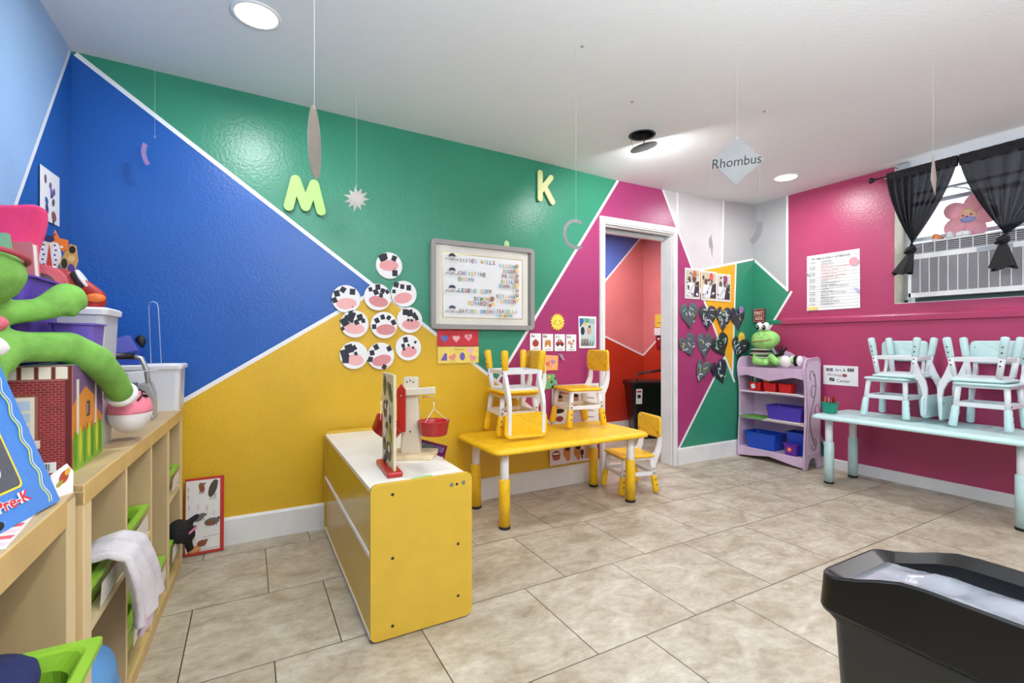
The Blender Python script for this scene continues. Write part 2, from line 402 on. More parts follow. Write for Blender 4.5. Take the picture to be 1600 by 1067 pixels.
# ---- doorway: casing, jambs, header track
f = MB(); cw = .047
for x0, x1 in ((DX0-cw, DX0), (DX1, DX1+cw-.004)):
    f.box((x0, WY-.022, 0), (x1, WY-.001, DZ+.06), WHITE); f.box((x0+.010, WY-.030, 0), (x1-.014, WY-.022, DZ+.05), WHITE)
f.box((DX0, WY-.022, DZ), (DX1, WY-.001, DZ+.06), WHITE); f.box((DX0, WY-.030, DZ+.012), (DX1, WY-.022, DZ+.045), WHITE)
f.box((DX0, WY, 0), (DX0+.012, WY+.125, DZ), WHITE); f.box((DX1-.012, WY, 0), (DX1, WY+.125, DZ), WHITE)
f.box((DX0, WY, DZ-.012), (DX1, WY+.04, DZ), WHITE); f.box((DX0+.012, WY+.085, DZ-.04), (DX1-.012, WY+.125, DZ), WHITE)
f.box((DX0+.012, WY+.04, DZ-.006), (DX1-.012, WY+.085, DZ), BLACK)
struct(f.build('door_1', bevel=.003))
# ---- hall behind the doorway
HYB, HXR = 4.60, 4.49
def hb(x, y): p = onY(x, y, HYB); return (p.x-2.0, p.z)
def hr(x, y): p = onX(x, y, HXR); return (HYB-p.y, p.z)
def cls_hb(p, px):
    x, y = px
    if y < 436-(x-948)*68/57.: return HBLUE
    return HPINK if y < 527+(x-948)*28/57. else HRED
def cls_hr(p, px):
    x, y = px
    return HPINK if y < 555-(x-1005)*1.1 else HRED
paint_wall('wall_hall_back', (2.0, HYB, 0), (1, 0, 0), (0, 0, 1), HXR-2.0, ZT, [], [(hb(948-57, 504), hb(948, 436)), (hb(948, 436), hb(1005, 367)), (hb(900, 503), hb(1005, 555))], cls_hb, -.05)
paint_wall('wall_hall_right', (HXR, HYB, 0), (0, -1, 0), (0, 0, 1), HYB-WY-.12, ZT, [], [(hr(1005, 555), hr(1033, 524))], cls_hr, -.05)
m = MB(); m.box((1.95, WY+.12, 0), (2.0, HYB+.05, ZT), GREY1); struct(m.build('wall_hall_left'))
m = MB(); m.box((1.95, WY+.115, 2.44), (HXR+.05, HYB+.05, 2.48), CEIL); struct(m.build('ceiling_hall'))
m = MB(); m.box((2.0, HYB-.014, 0), (HXR, HYB-.001, .10), WHITE); m.box((HXR-.014, WY+.13, 0), (HXR-.001, HYB-.015, .10), WHITE); struct(m.build('baseboard_hall'))

# ---- window: reveal is the wall's own thickness; frame, rails, glass
FX = WXR+.155
GL = M('window_glass', (235, 245, 250), .03, alpha=.12)
wf = MB(); fr = M('window_frame_white', (214, 217, 220), .45, var=.03)
for a, b, c, d in ((WIN_Y1-.05, WIN_Z0, WIN_Y1, 2.47), (WIN_Y0, WIN_Z0, WIN_Y0+.05, 2.47), (WIN_Y0, WIN_Z0, WIN_Y1, WIN_Z0+.035), (WIN_Y0, 2.43, WIN_Y1, 2.47)):
    wf.box((FX, a, b), (FX+.04, c, d), fr)
for z, t in ((1.885, .028), (2.165, .030), (2.255, .016)): wf.box((FX+.004, WIN_Y0, z), (FX+.036, WIN_Y1, z+t), M('window_rail_grey', (170, 178, 186), .5))
wf.box((WXR+.002, WIN_Y0, WIN_Z0), (FX, WIN_Y1, WIN_Z0+.006), fr); wf.box((WXR+.002, WIN_Y1-.005, WIN_Z0), (FX, WIN_Y1, 2.46), M('aged_white_reveal', (222, 217, 196), .6, var=.06, vs=9))
wfo = wf.build('window_1', bevel=.003); struct(wfo)
m = MB(); m.box((FX+.017, WIN_Y0+.05, WIN_Z0+.035), (FX+.021, WIN_Y1-.05, 2.43), GL); m.build('pane', wfo)
# ================================================================== FURNITURE
# ---- small tables with rounded plastic tops
def table(name, label, x0, y0, x1, y1, H, topm, upm, lowm, group=None):
    t = thing(name, label, 'table', ((x0+x1)/2, (y0+y1)/2, 0)); w, d = (x1-x0)/2, (y1-y0)/2
    m = MB(); rs = []
    for g, z in ((-.030, H-.034), (-.004, H-.034), (0, H-.026), (0, H-.018), (-.010, H-.007), (-.026, H), (-.040, H-.0005), (-.048, H-.003)):
        rs.append([(px, py, z) for px, py in rrect(-w-g, -d-g, w+g, d+g, .055+g*.5, 6)])
    m.rings(rs, topm); m.build('table_top', t)
    for sx in (-1, 1):
        for sy in (-1, 1):
            cx, cy = sx*(w-.105), sy*(d-.095)
            m = MB(); m.lathe((cx, cy, 0), [(.026, H*.45), (.026, H-.034)], upm, 20)
            lg = m.build('leg', t)
            m = MB(); m.lathe((cx, cy, 0), [(.0335, .016), (.0335, H*.6-.004), (.031, H*.6), (.0262, H*.6)], lowm, 24); s_ = m.build('leg_sleeve', lg)
            m = MB(); m.lathe((cx, cy, 0), [(.031, 0), (.0345, .003), (.0345, .017), (.03, .018)], BLACK, 20); m.build('foot_cap', lg)
    return t
YT, MT = .485, .535
table('activity_table', 'low yellow plastic table with yellow and white legs beside the doorway', 1.215, 2.385, 2.405, 2.975, YT, PLYEL, PLWHITE, PLYEL)
table('activity_table', 'long pale mint table against the magenta wall under the window', 3.845, .90, 4.405, 2.15, MT, MINT, MINTL, MINT)

# ---- toddler chair, front = +x, origin between the feet
def make_chair(label, H, seatm, framem, sleevem, group):
    t = thing('toddler_chair', label, 'chair', (0, 0, 0), 0, group)
    m = MB(); rs = []
    for g, z in ((-.012, H-.020), (0, H-.014), (0, H-.006), (-.008, H), (-.03, H-.002), (-.08, H-.006)):
        rs.append([(px, py, z-(.006 if abs(py) < .04 and False else 0)) for px, py in rrect(-.138-g, -.145-g, .142+g, .145+g, .035+g*.3, 5)])
    m.rings(rs, seatm); m.build('seat', t)
    m = MB(); m.prism(rrect(-.125, -.128, .118, .128, .02), 2, H-.034, H-.019, framem); m.build('seat_frame', t)
    hk = [H/.28]
    for sx in (-1, 1):
        for sy in (-1, 1):
            top = Vector((.108*sx, .115*sy, H-.03)); bot = Vector((.142*sx, .134*sy, .012)); d = bot-top
            m = MB(); m.tube([top, top+d*.55], .017, framem, 10, sx=.95); 
            for q in (.30, .42):
                p = top+d*q; m.box((p.x-.004, p.y+sy*.0165-.0015, p.z-.004), (p.x+.004, p.y+sy*.0165+.0015, p.z+.004), BLACK)
            lg = m.build('leg', t)
            m = MB(); ps = [top+d*k for k in (.50, .52, .8, .97, 1.0, 1.012)]
            m.tube(ps, .02, sleevem, 12, rads=[.019, .0205, .0225, .0225, .018, .008])
            for q in (.62, .76):
                p = top+d*q; m.box((p.x-.004, p.y+sy*.0215-.0015, p.z-.004), (p.x+.004, p.y+sy*.0215+.0015, p.z+.004), BLACK)
            m.build('leg_sleeve', lg)
    zs = .52*H
    for a, b in (((-.125, -.124), (.125, -.124)), ((-.125, .124), (.125, .124)), ((.125, -.124), (.125, .124)), ((-.125, -.124), (-.125, .124))):
        m = MB(); a3 = Vector((*a, zs)); b3 = Vector((*b, zs)); e = (b3-a3).normalized(); n = Vector((-e.y, e.x, 0))*.007; u = Vector((0, 0, .014))
        v = [a3-n-u, a3+n-u, a3+n+u, a3-n+u, b3-n-u, b3+n-u, b3+n+u, b3-n+u]
        m.add(v, [(0, 1, 2, 3), (7, 6, 5, 4), (0, 4, 5, 1), (1, 5, 6, 2), (2, 6, 7, 3), (3, 7, 4, 0)], framem); m.build('stretcher', t, bevel=.003)
    for sy in (-1, 1):
        pr = [(-.108, H*.58), (-.134, H*.62), (-.158, H-.045), (-.184, H+.012), (-.194, H+.06), (-.194, H+.11), (-.186, H+.25), (-.168, H+.25), (-.168, H+.11), (-.160, H+.06), (-.138, H+.012), (-.110, H-.010), (-.096, H-.032)]
        m = MB(); m.prism([(x, z) for x, z in pr], 1, sy*.118-.012, sy*.118+.012, framem)
        for z in (H+.155, H+.225): m.box((-.164-(z-H-.1)*.08, sy*.118-.004, z-.004), (-.150-(z-H-.1)*.12, sy*.118+.004, z+.004), BLACK)
        m.build('back_upright', t, bevel=.004)
    m = MB(); rs = []
    ol = rrect(-.148, -.078, .148, .078, .035, 6)
    for off, g in ((-.194, -.006), (-.190, 0), (-.180, 0), (-.176, -.006)):
        rs.append([(off+.028*(1-(y/.14)**2)*-.6+.012, y*(1+g*6), H+.192+z*(1+g*10)-0) for y, z in ol])
    m.rings(rs, seatm); m.build('backrest', t, loc=(.0, 0, 0))
    return t
def place(t, x, y, z, rz, flip=False, label=None):
    if flip: t.matrix_world = Matrix.Translation((x, y, z)) @ Matrix.Rotation(rz, 4, 'Z') @ Matrix.Rotation(PI, 4, 'X')
    else: t.location = (x, y, z); t.rotation_euler = (0, 0, rz)
    if label: t['label'] = label
    return t
HY_, HM = .283, .300
yc = make_chair('small yellow chair standing on the floor at the right end of the yellow table', HY_, PLYEL, PLWHITE, PLYEL, 'yellow toddler chairs')
yc2 = copy_tree(yc); yc3 = copy_tree(yc); yc4 = copy_tree(yc)
place(yc, 2.475, 2.682, 0, PI-math.radians(12))
place(yc2, 2.118, 2.838, YT, PI-math.radians(8), label='upright yellow chair standing alone on top of the yellow table')
place(yc3, 1.560, 2.820, YT, PI-math.radians(8), label='upright yellow chair on the yellow table carrying an overturned chair on its seat')
place(yc4, 1.535, 2.745, YT+HY_*2+.002, PI/2-math.radians(4), flip=True, label='overturned yellow chair, legs up, on the seat of another yellow chair')
mc = make_chair('upright mint chair on the mint table, beside the green pencil cup', HM, MINT, MINTL, MINT, 'mint toddler chairs')
mc2 = copy_tree(mc); mc3 = copy_tree(mc); mc4 = copy_tree(mc)
place(mc, 4.225, 1.745, MT, PI)
place(mc2, 4.235, 1.695, MT+HM*2+.003, PI/2, flip=True, label='overturned mint chair, legs up, stacked on the chair beside the pencil cup')
place(mc3, 4.205, 1.215, MT, PI, label='upright mint chair on the mint table nearer the right edge of the photo')
place(mc4, 4.215, 1.245, MT+HM*2+.003, -PI/2, flip=True, label='overturned mint chair, legs up, stacked nearer the right edge of the photo')

# ---- yellow toy cabinet with white top
YC = M('cabinet_yellow', (208, 168, 52), .38, var=.02, vs=12); YCF = M('cabinet_yellow_panel', (206, 168, 36), .28, coat=.15); EDGE = M('cabinet_yellow_edge', (232, 178, 40), .4)
t = thing('toy_cabinet', 'yellow low cabinet with white top and sliding sides in front of the yellow wall', 'cabinet', (.586, 2.355, 0))
x0, x1, y0, y1, Hc = -.200, .200, -.600, .600, .572
for y in (y0, y1-.016):
    m = MB(); m.prism([(x, z+Hc/2+.006) for x, z in rrect(x0, -Hc/2, x1, Hc/2, .025)], 1, y, y+.016, YC)
    yy = y-.0008 if y == y0 else y+.0162
    if y == y0:
        for (x, z, r, k) in ((-.120, .535, .006, 0), (-.120, .300, .006, 0), (-.120, .050, .006, 0), (.140, .095, .006, 0), (.140, .300, .006, 0), (.135, .537, .0055, 0), (.113, .538, .0085, 1), (.163, .540, .0085, 1)):
            m.prism([(x+r*math.cos(2*PI*q/12), z+r*math.sin(2*PI*q/12)) for q in range(12)], 1, y-.0015, y+.001, M('screw_grey', (120, 116, 100), .4) if k else M('screw_dark', (45, 35, 25), .4))
    m.build('end_panel', t, bevel=.003)
m = MB(); m.box((x0+.004, y0+.016, Hc-.026), (x1-.004, y1-.016, Hc-.010), M('laminate_white', (236, 232, 222), .4, var=.02, vs=5)); m.build('table_top', t)
m = MB(); m.box((x0+.004, y0+.016, .012), (x1-.004, y1-.016, .03), YC); m.build('bottom_board', t)
m = MB(); m.box((x1-.010, y0+.016, .03), (x1-.004, y1-.016, Hc-.026), YC); m.build('back_panel', t)
m = MB(); m.box((x0+.004, y0+.016, Hc-.034), (x0+.012, y1-.016, Hc-.026), EDGE); m.build('top_trim', t)
for z0, z1, mm, nm in ((.318, Hc-.034, YCF, 'sliding_panel'), (.030, .302, YCF, 'sliding_panel')):
    m = MB(); m.box((x0+.007, y0+.016, z0), (x0+.011, y1-.016, z1), mm); m.build(nm, t)
for z0 in (.302, .012):
    m = MB(); m.box((x0+.001, y0+.016, z0), (x0+.014, y1-.016, z0+.016), PLWHITE); m.build('panel_track', t)
m = MB()
for sx in (x0+.03, x1-.03):
    for sy in (y0+.03, y1-.03): m.lathe((sx, sy, 0), [(.012, 0), (.012, .007)], BLACK, 12)
m.build('foot', t)
CT = Hc-.010

# ---- animal puzzle board in a red base
t = thing('animal_board', 'upright pale wooden board of painted animals in a red base on the yellow cabinet', 'toy', (.515, 1.995, CT), math.radians(-3))
REDW = M('red_painted_wood', (170, 26, 24), .3); PINE = M('pale_pine', (214, 196, 158), .5, var=.06, vs=14, stretch=(1, 1, .2))
m = MB(); m.box((-.032, -.125, 0), (.030, .125, .022), REDW); m.build('base', t, bevel=.006)
m = MB(); m.box((-.006, -.112, .022), (.006, .112, .405), PINE); bd = m.build('board', t, bevel=.002)
fl_ = Flat((-.0062, .112, .022), (0, -1, 0), (0, 0, 1)); fl_.t = 0
ac = [M('art_olive', (120, 118, 40), .6), M('art_dark', (40, 40, 42), .6), M('art_brown', (110, 80, 50), .6), M('art_cream', (232, 226, 205), .6), M('art_gold', (196, 170, 60), .6)]
for k, (a, b, rr, r2v, c_) in enumerate([(.055, .33, .035, .045, 0), (.16, .31, .028, .06, 0), (.06, .23, .04, .035, 2), (.10, .255, .018, .018, 1), (.15, .22, .03, .05, 3), (.06, .15, .035, .04, 3), (.105, .165, .02, .015, 1), (.16, .14, .03, .045, 4), (.05, .08, .03, .03, 0), (.14, .065, .045, .04, 2), (.08, .03, .05, .018, 1), (.17, .2, .02, .02, 1)]):
    fl_.disc(a, b, rr, ac[c_], r2v, 12, ang=k)
    fl_.disc(a+.01, b+.012, rr*.4, ac[(c_+1) % 5], r2v*.4, 8)
fl_.build('animal_pictures', bd)

# ---- bucket balance
t = thing('bucket_balance', 'wooden toy balance scale with red buckets on the yellow cabinet', 'balance', (.668, 2.185, CT), -YAW)
m = MB(); m.prism(rrect(-.115, -.08, .115, .08, .015), 2, 0, .022, PINE); m.build('base', t, bevel=.004)
m = MB(); WW = M('whitewashed_wood', (216, 206, 184), .5, var=.03, vs=12)
rs = [[(px, py, z) for px, py in rrect(-w_, -.022, w_, .022, .008, 3)] for z, w_ in ((.022, .048), (.10, .043), (.25, .035), (.365, .035), (.372, .030))]
m.rings(rs, WW, smooth=False)
for dx, dz in ((-.015, .35), (0, .357), (.014, .35), (0, .12)): m.box((dx-.003, -.0235, dz-.003), (dx+.003, -.0215, dz+.003), BLACK)
m.build('post', t)
m = MB(); T = Matrix.Translation((0, -.034, .305)) @ Matrix.Rotation(math.radians(-4), 4, 'Y')
m.box((-.125, -.010, -.016), (.118, .010, .016), WW, T); m.build('beam', t, bevel=.003)
m = MB(); m.prism([(-.034, .345), (-.014, .318), (-.014, .125), (-.052, .125), (-.054, .318)], 1, -.060, -.047, REDW); m.lathe((0, 0, 0), [(.0001, .0), (.005, .0), (.005, .003)], CHROME, 8, T=Matrix.Translation((-.034, -.061, .29)) @ Matrix.Rotation(PI/2, 4, 'X')); m.build('pointer', t, bevel=.002)
def bucket(cx, cz, tilt):
    m = MB(); T = Matrix.Translation((cx, -.034, cz)) @ Matrix.Rotation(tilt, 4, 'Y')
    prof = [(.0005, 0), (.052, 0), (.056, .004), (.066, .062), (.069, .065), (.064, .067), (.060, .062), (.052, .008), (.0005, .006)]
    m.lathe((0, 0, 0), [(r*1.08, z) for r, z in prof], M('red_bucket_plastic', (176, 18, 20), .3), 28, T=T, caps=False); b = m.build('bucket', t)
    tp = Vector((cx-math.sin(tilt)*.02, -.034, cz+.120)); m = MB()
    for a in (0, 2.1, 4.2):
        q = T @ Vector((.068*math.cos(a), .068*math.sin(a), .062)); m.tube([tp, q], .0012, PLWHITE, 5)
    m.build('cord', b)
    m = MB(); m.tube([tp, (tp.x, tp.y, cz+.150)], .0022, PLWHITE, 6); m.tube([(tp.x, tp.y, cz+.150), (tp.x+.005, tp.y, cz+.158), (tp.x, tp.y, cz+.170), (tp.x-.004, tp.y, cz+.178)], .0013, CHROME, 6); m.build('hook', b)
bucket(.112, .108, 0); bucket(-.122, .112, .55)
m = MB(); m.tube([(.06, -.034, .286), (.085, -.034, .283), (.112, -.034, .285)], .002, CHROME, 6); m.lathe((.065, -.034, .279), [(.006, 0), (.006, .006)], CHROME, 8); m.build('adjuster', t)

# ---- purple booklet behind the balance, green tray liner, paper strip
_u = Vector((.875, -.484, 0))*math.cos(.25)+Vector((0, 0, -math.sin(.25))); f = Flat(atd(640, 707, 2.33), _u, _u.cross(Vector((-.484, -.875, 0))).normalized()*-1); PUR = M('booklet_purple', (120, 18, 80), .4)
f.rect(.172, .078, PUR, .005); f.quad(.004, .024, .166, .074, M('booklet_maroon', (96, 10, 70), .4)); f.quad(.0, 0, .166, .020, PAPER)
f.text('LIGHT', .008, .040, .024, M('ink_teal', (120, 205, 190), .5), w=.040); f.text('POUNDED', .052, .040, .024, M('ink_teal', (120, 205, 190), .5), w=.058); f.text('G-ROUP', .116, .040, .024, M('ink_pale_blue', (150, 170, 230), .5), w=.042)
f.disc(.150, .011, .008, M('art_dark', (40, 40, 42)), n=10); tag(f.build('booklet'), 'purple booklet with teal lettering leaning behind the balance scale', 'book')
f = Flat((.56, 1.80, CT), (1, .03, 0), (-.03, 1, 0)); f.base([(0, 0), (.085, .002), (.083, .034), (.004, .03)], M('green_card', (150, 214, 110), .6), .002); tag(f.build('card_strip'), 'small light green card lying at the near edge of the white cabinet top', 'card')
f = Flat((.60, 1.87, CT), (1, .05, 0), (-.05, 1, 0)); f.base([(0, 0), (.15, .0), (.14, .17), (.0, .17)], M('clear_sleeve', (226, 223, 216), .5), .0012)
for k in range(6): f.line((.015, .02+k*.022), (.12-.01*(k % 3), .02+k*.022), .0018, M('ink_grey', (150, 150, 150)))
tag(f.build('paper_sheet'), 'faint printed sheet lying flat on the white cabinet top', 'paper')

# ---- lilac shelf at the right wall, front faces -x
LIL = M('lilac_paint', (206, 178, 206), .4, var=.03, vs=8); LILW = M('lilac_white_paint', (226, 208, 226), .4)
SX0, SX1, SY0, SY1 = 4.135, 4.385, 2.345, 2.985
t = thing('toy_shelf', 'lilac wooden shelf with scroll sides and three compartments in the far right corner', 'shelf', (SX0, SY0, 0))
D, Wd = SX1-SX0, SY1-SY0
side = [(0, 0), (.05, 0), (.062, .055), (.085, .085), (.125, .10), (.165, .085), (.19, .055), (.20, 0), (D, 0), (D, .90), (D-.008, .94), (D-.04, .965), (D-.08, .962), (.075, .958), (.03, .945), (.004, .905), (-.008, .86), (-.004, .80), (.014, .72), (.022, .60), (.020, .42), (.008, .25), (.0, .12)]
for y in (0, Wd-.018):
    m = MB(); m.prism(side, 1, y, y+.018, LIL); s_ = m.build('side_panel', t, bevel=.004)
    if y == 0:
        m = MB(); ins = [(.03+.78*(x-.0), .10+z*.86) for x, z in side[8:]]
        m = MB(); m.prism([(.035, .13), (.20, .13), (D-.02, .16), (D-.02, .90), (D-.05, .935), (.07, .925), (.028, .86), (.04, .74), (.048, .5), (.036, .28)], 1, -.0025, .001, LILW); m.build('inset_panel', s_)
        sc = M('scroll_plum', (92, 50, 84), .4)
        pts = []
        for k in range(60):
            a = k/59; pts.append((.115+.05*math.sin(a*2*PI*1.0+2.6)*(1-.2*a), -.005, .20+.62*a))
        m = MB(); m.tube(pts, .003, sc, 6)
        for (cx, cz, r, a0, a1) in ((.095, .80, .035, 0, 4.2), (.13, .22, .04, 3.3, 7.6), (.175, .50, .042, -1, 4), (.12, .66, .04, 1, 5)):
            m.tube([(cx+r*(1-.35*k/20)*math.cos(a0+(a1-a0)*k/20), -.005, cz+1.6*r*(1-.35*k/20)*math.sin(a0+(a1-a0)*k/20)) for k in range(21)], .0025, sc, 6)
        m.build('scroll_pattern', s_)
zt, z2, z3, z4 = .855, .635, .385, .10
m = MB(); bk = [(0, .12), (0, .90), (.06, .925), (.14, .965), (.22, .97), (.27, 1.00), (.32, 1.015), (.37, 1.0), (.42, .97), (.50, .965), (.58, .925), (Wd, .90), (Wd, .12)]
m.prism([(y, z) for y, z in bk], 0, D-.014, D-.002, LIL); m.build('back_panel', t, bevel=.003)
for z in (zt, z2, z3, z4): m = MB(); m.box((.012, .018, z-.014), (D-.014, Wd-.018, z), LILW); m.build('shelf_board', t)
m = MB(); m.prism([(.018, zt+.004), (Wd-.018, zt+.004), (Wd-.018, zt-.085), (Wd-.10, zt-.070), (Wd/2, zt-.115), (.10, zt-.070), (.018, zt-.085)][::-1], 0, .0, .014, LIL); m.build('front_apron', t, bevel=.003)
m = MB(); m.prism([(.018, z4+.004), (Wd-.018, z4+.004), (Wd-.018, z4-.085), (Wd-.12, z4-.075), (Wd/2, z4-.045), (.12, z4-.075), (.018, z4-.085)][::-1], 0, .0, .014, LIL); m.build('front_apron', t, bevel=.003)

def open_box(name, label, cat, lo, hi, mat, taper=.9, rim=.006, group=None, rz=0, wall=.003, lip=.004, parent=None):
    """open tapered container; lo/hi = bottom corner and top corner (outer)"""
    cx, cy = (lo[0]+hi[0])/2, (lo[1]+hi[1])/2; w, d, h = (hi[0]-lo[0])/2, (hi[1]-lo[1])/2, hi[2]-lo[2]
    m = MB(); rs = []; r = min(w, d)*.22
    def R(k, z, g=0): return [(x, y, z) for x, y in rrect(-w*k-g, -d*k-g, w*k+g, d*k+g, r, 4)]
    rs = [R(taper*.9, 0), R(taper, .004), R(.985, h-lip*1.2), R(1, h-lip*1.2, rim), R(1, h, rim), R(.985, h, -wall), R(taper, .008, -wall), R(taper*.3, .0075, 0)]
    m.rings(rs, mat, smooth=False); o = m.build(name, parent)
    o.location = (cx, cy, lo[2]); o.rotation_euler = (0, 0, rz)
    if parent is None: tag(o, label, cat, group)
    return o
BB = M('blue_bin_plastic', (18, 70, 186), .35); PB = M('purple_bin_plastic', (86, 58, 160), .4)
open_box('storage_bin', 'blue plastic bin on the bottom board of the lilac shelf', 'bin', (4.15, 2.62, z4), (4.36, 2.93, z4+.15), BB, .86)
o = open_box('storage_bin', 'royal blue bin standing tilted at the right of the lilac shelf bottom', 'bin', (4.19, 2.385, z4), (4.35, 2.55, z4+.20), M('royal_blue_plastic', (22, 60, 170), .35), .8, rz=.1)
open_box('storage_bin', 'violet plastic bin on the middle board of the lilac shelf', 'bin', (4.155, 2.385, z3+.010), (4.36, 2.72, z3+.135), M('violet_plastic', (74, 52, 170), .4), .86)
o = open_box('toy_cup', 'small purple cup with an orange flower badge on the lilac shelf bottom', 'cup', (4.135, 2.415, z4+.001), (4.185, 2.53, z4+.105), M('grape_plastic', (92, 40, 160), .4), .8)
f = Flat((-.0272, .03, .022), (0, -1, 0), (0, 0, 1)); f.base([(.055*.5+.026*math.cos(k*PI/8), .035+.026*math.sin(k*PI/8)) for k in range(16)], M('badge_magenta', (190, 30, 120)), .001); f.star(.0275, .035, .010, .022, 6, M('badge_orange', (245, 150, 40))); f.disc(.0275, .035, .007, M('badge_yellow', (250, 215, 60))); f.build('badge', o)
RB = M('red_bin_plastic', (196, 26, 26), .4)
for k, (y, lb) in enumerate(((2.835, 'red pencil caddy with a white label, leftmost of three on the upper lilac shelf board'), (2.69, 'red caddy holding orange crayons, middle of three on the upper lilac shelf board'), (2.545, 'empty red caddy, rightmost of three on the upper lilac shelf board'))):
    o = open_box('pencil_caddy', lb, 'caddy', (4.17, y-.06, z2+.002), (4.27, y+.06, z2+.085), RB, .88, group='red caddies')
    if k == 0:
        f = Flat((-.0525, .03, .015), (0, -1, 0), (0, 0, 1)); f.base([(.01, .0), (.05, .015), (.035, .055), (.0, .04)], PAPER, .001); f.build('label', o)
def pencil(name, label, cat, a, b, r, mat, tip, group=None):
    a = Vector(a); b = Vector(b); m = MB(); d = b-a; m.tube([a, a+d*.86], r, mat, 8); m.tube([a+d*.86, a+d*.98, b], r, tip, 8, rads=[r, r*.3, r*.1])
    return tag(m.build(name), label, cat, group)
wg = M('marker_white', (230, 236, 232), .4); gg = M('marker_green', (30, 130, 90), .4)
for k, (dx, dy, mm, mt) in enumerate(((0, .03, gg, wg), (.01, .012, wg, gg), (.0, -.012, gg, wg), (.012, -.03, M('marker_blue', (70, 70, 160)), wg))):
    pencil('marker', ['green white-tipped marker leftmost in the labelled red caddy on the lilac shelf', 'white green-tipped marker, second from left in the labelled red caddy', 'green white-tipped marker, third from left in the labelled red caddy', 'violet-blue marker at the right of the labelled red caddy'][k], 'marker', (4.20+dx, 2.835+dy, z2+.012), (4.20+dx, 2.835+dy*1.5, z2+.155-.008*k), .010, mm, mt, 'markers in the labelled caddy')
og = M('crayon_orange', (240, 120, 40), .5)
for k in range(4): pencil('crayon', 'orange crayon in the middle red caddy of the lilac shelf, %s' % ['rightmost', 'second from the right', 'third from the right', 'leftmost'][k], 'crayon', (4.20+.01*(k % 2), 2.66+.012*k, z2+.012), (4.205, 2.725+.016*k, z2+.13), .006, og, og, 'orange crayons in the middle caddy')
def sheet(name, label, cat, x0, y0, x1, y1, z, mat, t=.003, rz=0):
    f = Flat((x0, y0, z), (math.cos(rz), math.sin(rz), 0), (-math.sin(rz), math.cos(rz), 0)); f.rect(x1-x0, y1-y0, mat, t); return tag(f.build(name), label, cat)
sheet('paper_stack', 'white papers on the upper board of the lilac shelf in front of the caddies', 'paper', 4.13, 2.40, 4.165, 2.70, z2+.0005, PAPER, .006)
o = sheet('folder', 'green folder sticking out at the left of the middle lilac shelf board', 'folder', 4.115, 2.72, 4.34, 2.955, z3+.001, M('folder_green', (96, 160, 70), .5), .008)
sheet('paper_stack', 'stack of pale sheets under the violet bin on the middle lilac shelf board', 'paper', 4.13, 2.38, 4.34, 2.70, z3+.001, M('paper_cream', (226, 214, 204), .6), .009)

# ---- pencil cup on the mint table
t = open_box('pencil_cup', 'green pencil cup full of markers on the left end of the mint table', 'cup', (3.985, 2.045, MT), (4.075, 2.135, MT+.085), M('teal_cup', (20, 140, 116), .35), .85)
cl = [(240, 200, 40), (240, 130, 30), (200, 30, 40), (40, 60, 160), (230, 120, 150), (30, 30, 34), (250, 210, 50), (120, 60, 30)]
for k, c_ in enumerate(cl):
    mm = M('pen_%d' % k, c_, .4); a = 2.4*k; r = .022
    pencil('marker', '%s marker standing in the green cup on the mint table' % ['golden yellow', 'orange', 'red', 'dark blue', 'pink', 'black', 'light yellow', 'brown'][k], 'marker', (4.03+r*math.cos(a), 2.09+r*math.sin(a), MT+.012), (4.03+.034*math.cos(a), 2.09+.034*math.sin(a), MT+.12+.012*(k % 3)), .0065, mm, BLACK if k % 3 == 0 else mm, 'markers in the green cup')

# ---- black waste bin in the foreground
def wz(y):                                   # rim height along its length (high handles)
    q = abs(y-.285); return .600+.047*max(0, min(1, (0.285-q)/.16))**1 * (1 if q > .07 else 1) - (.018 if q < .0 else 0)
tx0, tx1, ty0, ty1 = 1.078, 1.345, -.02, .592
t = thing('waste_bin', 'large black rectangular waste bin with a clear liner in the near right corner', 'bin', ((tx0+tx1)/2, (ty0+ty1)/2, 0))
cx, cy = t.location.x, t.location.y; w, d = (tx1-tx0)/2, (ty1-ty0)/2
def hump(y):
    q = d-abs(y); k = max(0, min(1, (q-.02)/.16)); return .044*k*k*(3-2*k)
def ring(g, z, hk=0, r=.04, N=14):
    X, Y = w+g, d+g; P = []
    base = rrect(-X, -Y, X, Y, max(.012, r+g*.6), 8)
    out = []
    for i in range(len(base)):
        a = base[i]; b = base[(i+1) % len(base)]; out.append(a)
        if math.hypot(a[0]-b[0], a[1]-b[1]) > .2:
            for k in range(1, N): out.append((a[0]+(b[0]-a[0])*k/N, a[1]+(b[1]-a[1])*k/N))
    return [(x, y, z+hk*hump(y)) for x, y in out]
m = MB(); m.rings([ring(-.055, .0), ring(-.05, .01), ring(-.022, .500), ring(-.010, .516), ring(-.010, .530), ring(-.030, .530), ring(-.062, .02), ring(-.12, .015)], BLKPL); m.build('body', t)
m = MB(); m.rings([ring(-.012, .530), ring(-.001, .524), ring(.002, .532)], BLKPL, caps=False); m.rings([ring(.002, .532), ring(-.002, .585, .8), ring(-.003, .597, 1)], BLKPL, caps=False); m.rings([ring(-.003, .597, 1), ring(-.006, .6015, 1), ring(-.010, .601, 1)], BLKPL, caps=False); m.rings([ring(-.010, .601, 1), ring(-.040, .584, 1)], BLKPL, caps=False); m.rings([ring(-.040, .584, 1), ring(-.043, .575, .9), ring(-.043, .53, 0), ring(-.030, .525, 0)], BLKPL, caps=False)
m.build('rim', t, keep=True)
m = MB(); m.box((w-.005, -d+.03, .36), (w+.0, d-.03, .365), BLKPL)
LN = M('clear_liner', (150, 152, 160), .25, alpha=.80, bump=1.0, bs=26, coat=.5)
m = MB(); nx, ny = 16, 26; vs = []; fs = []
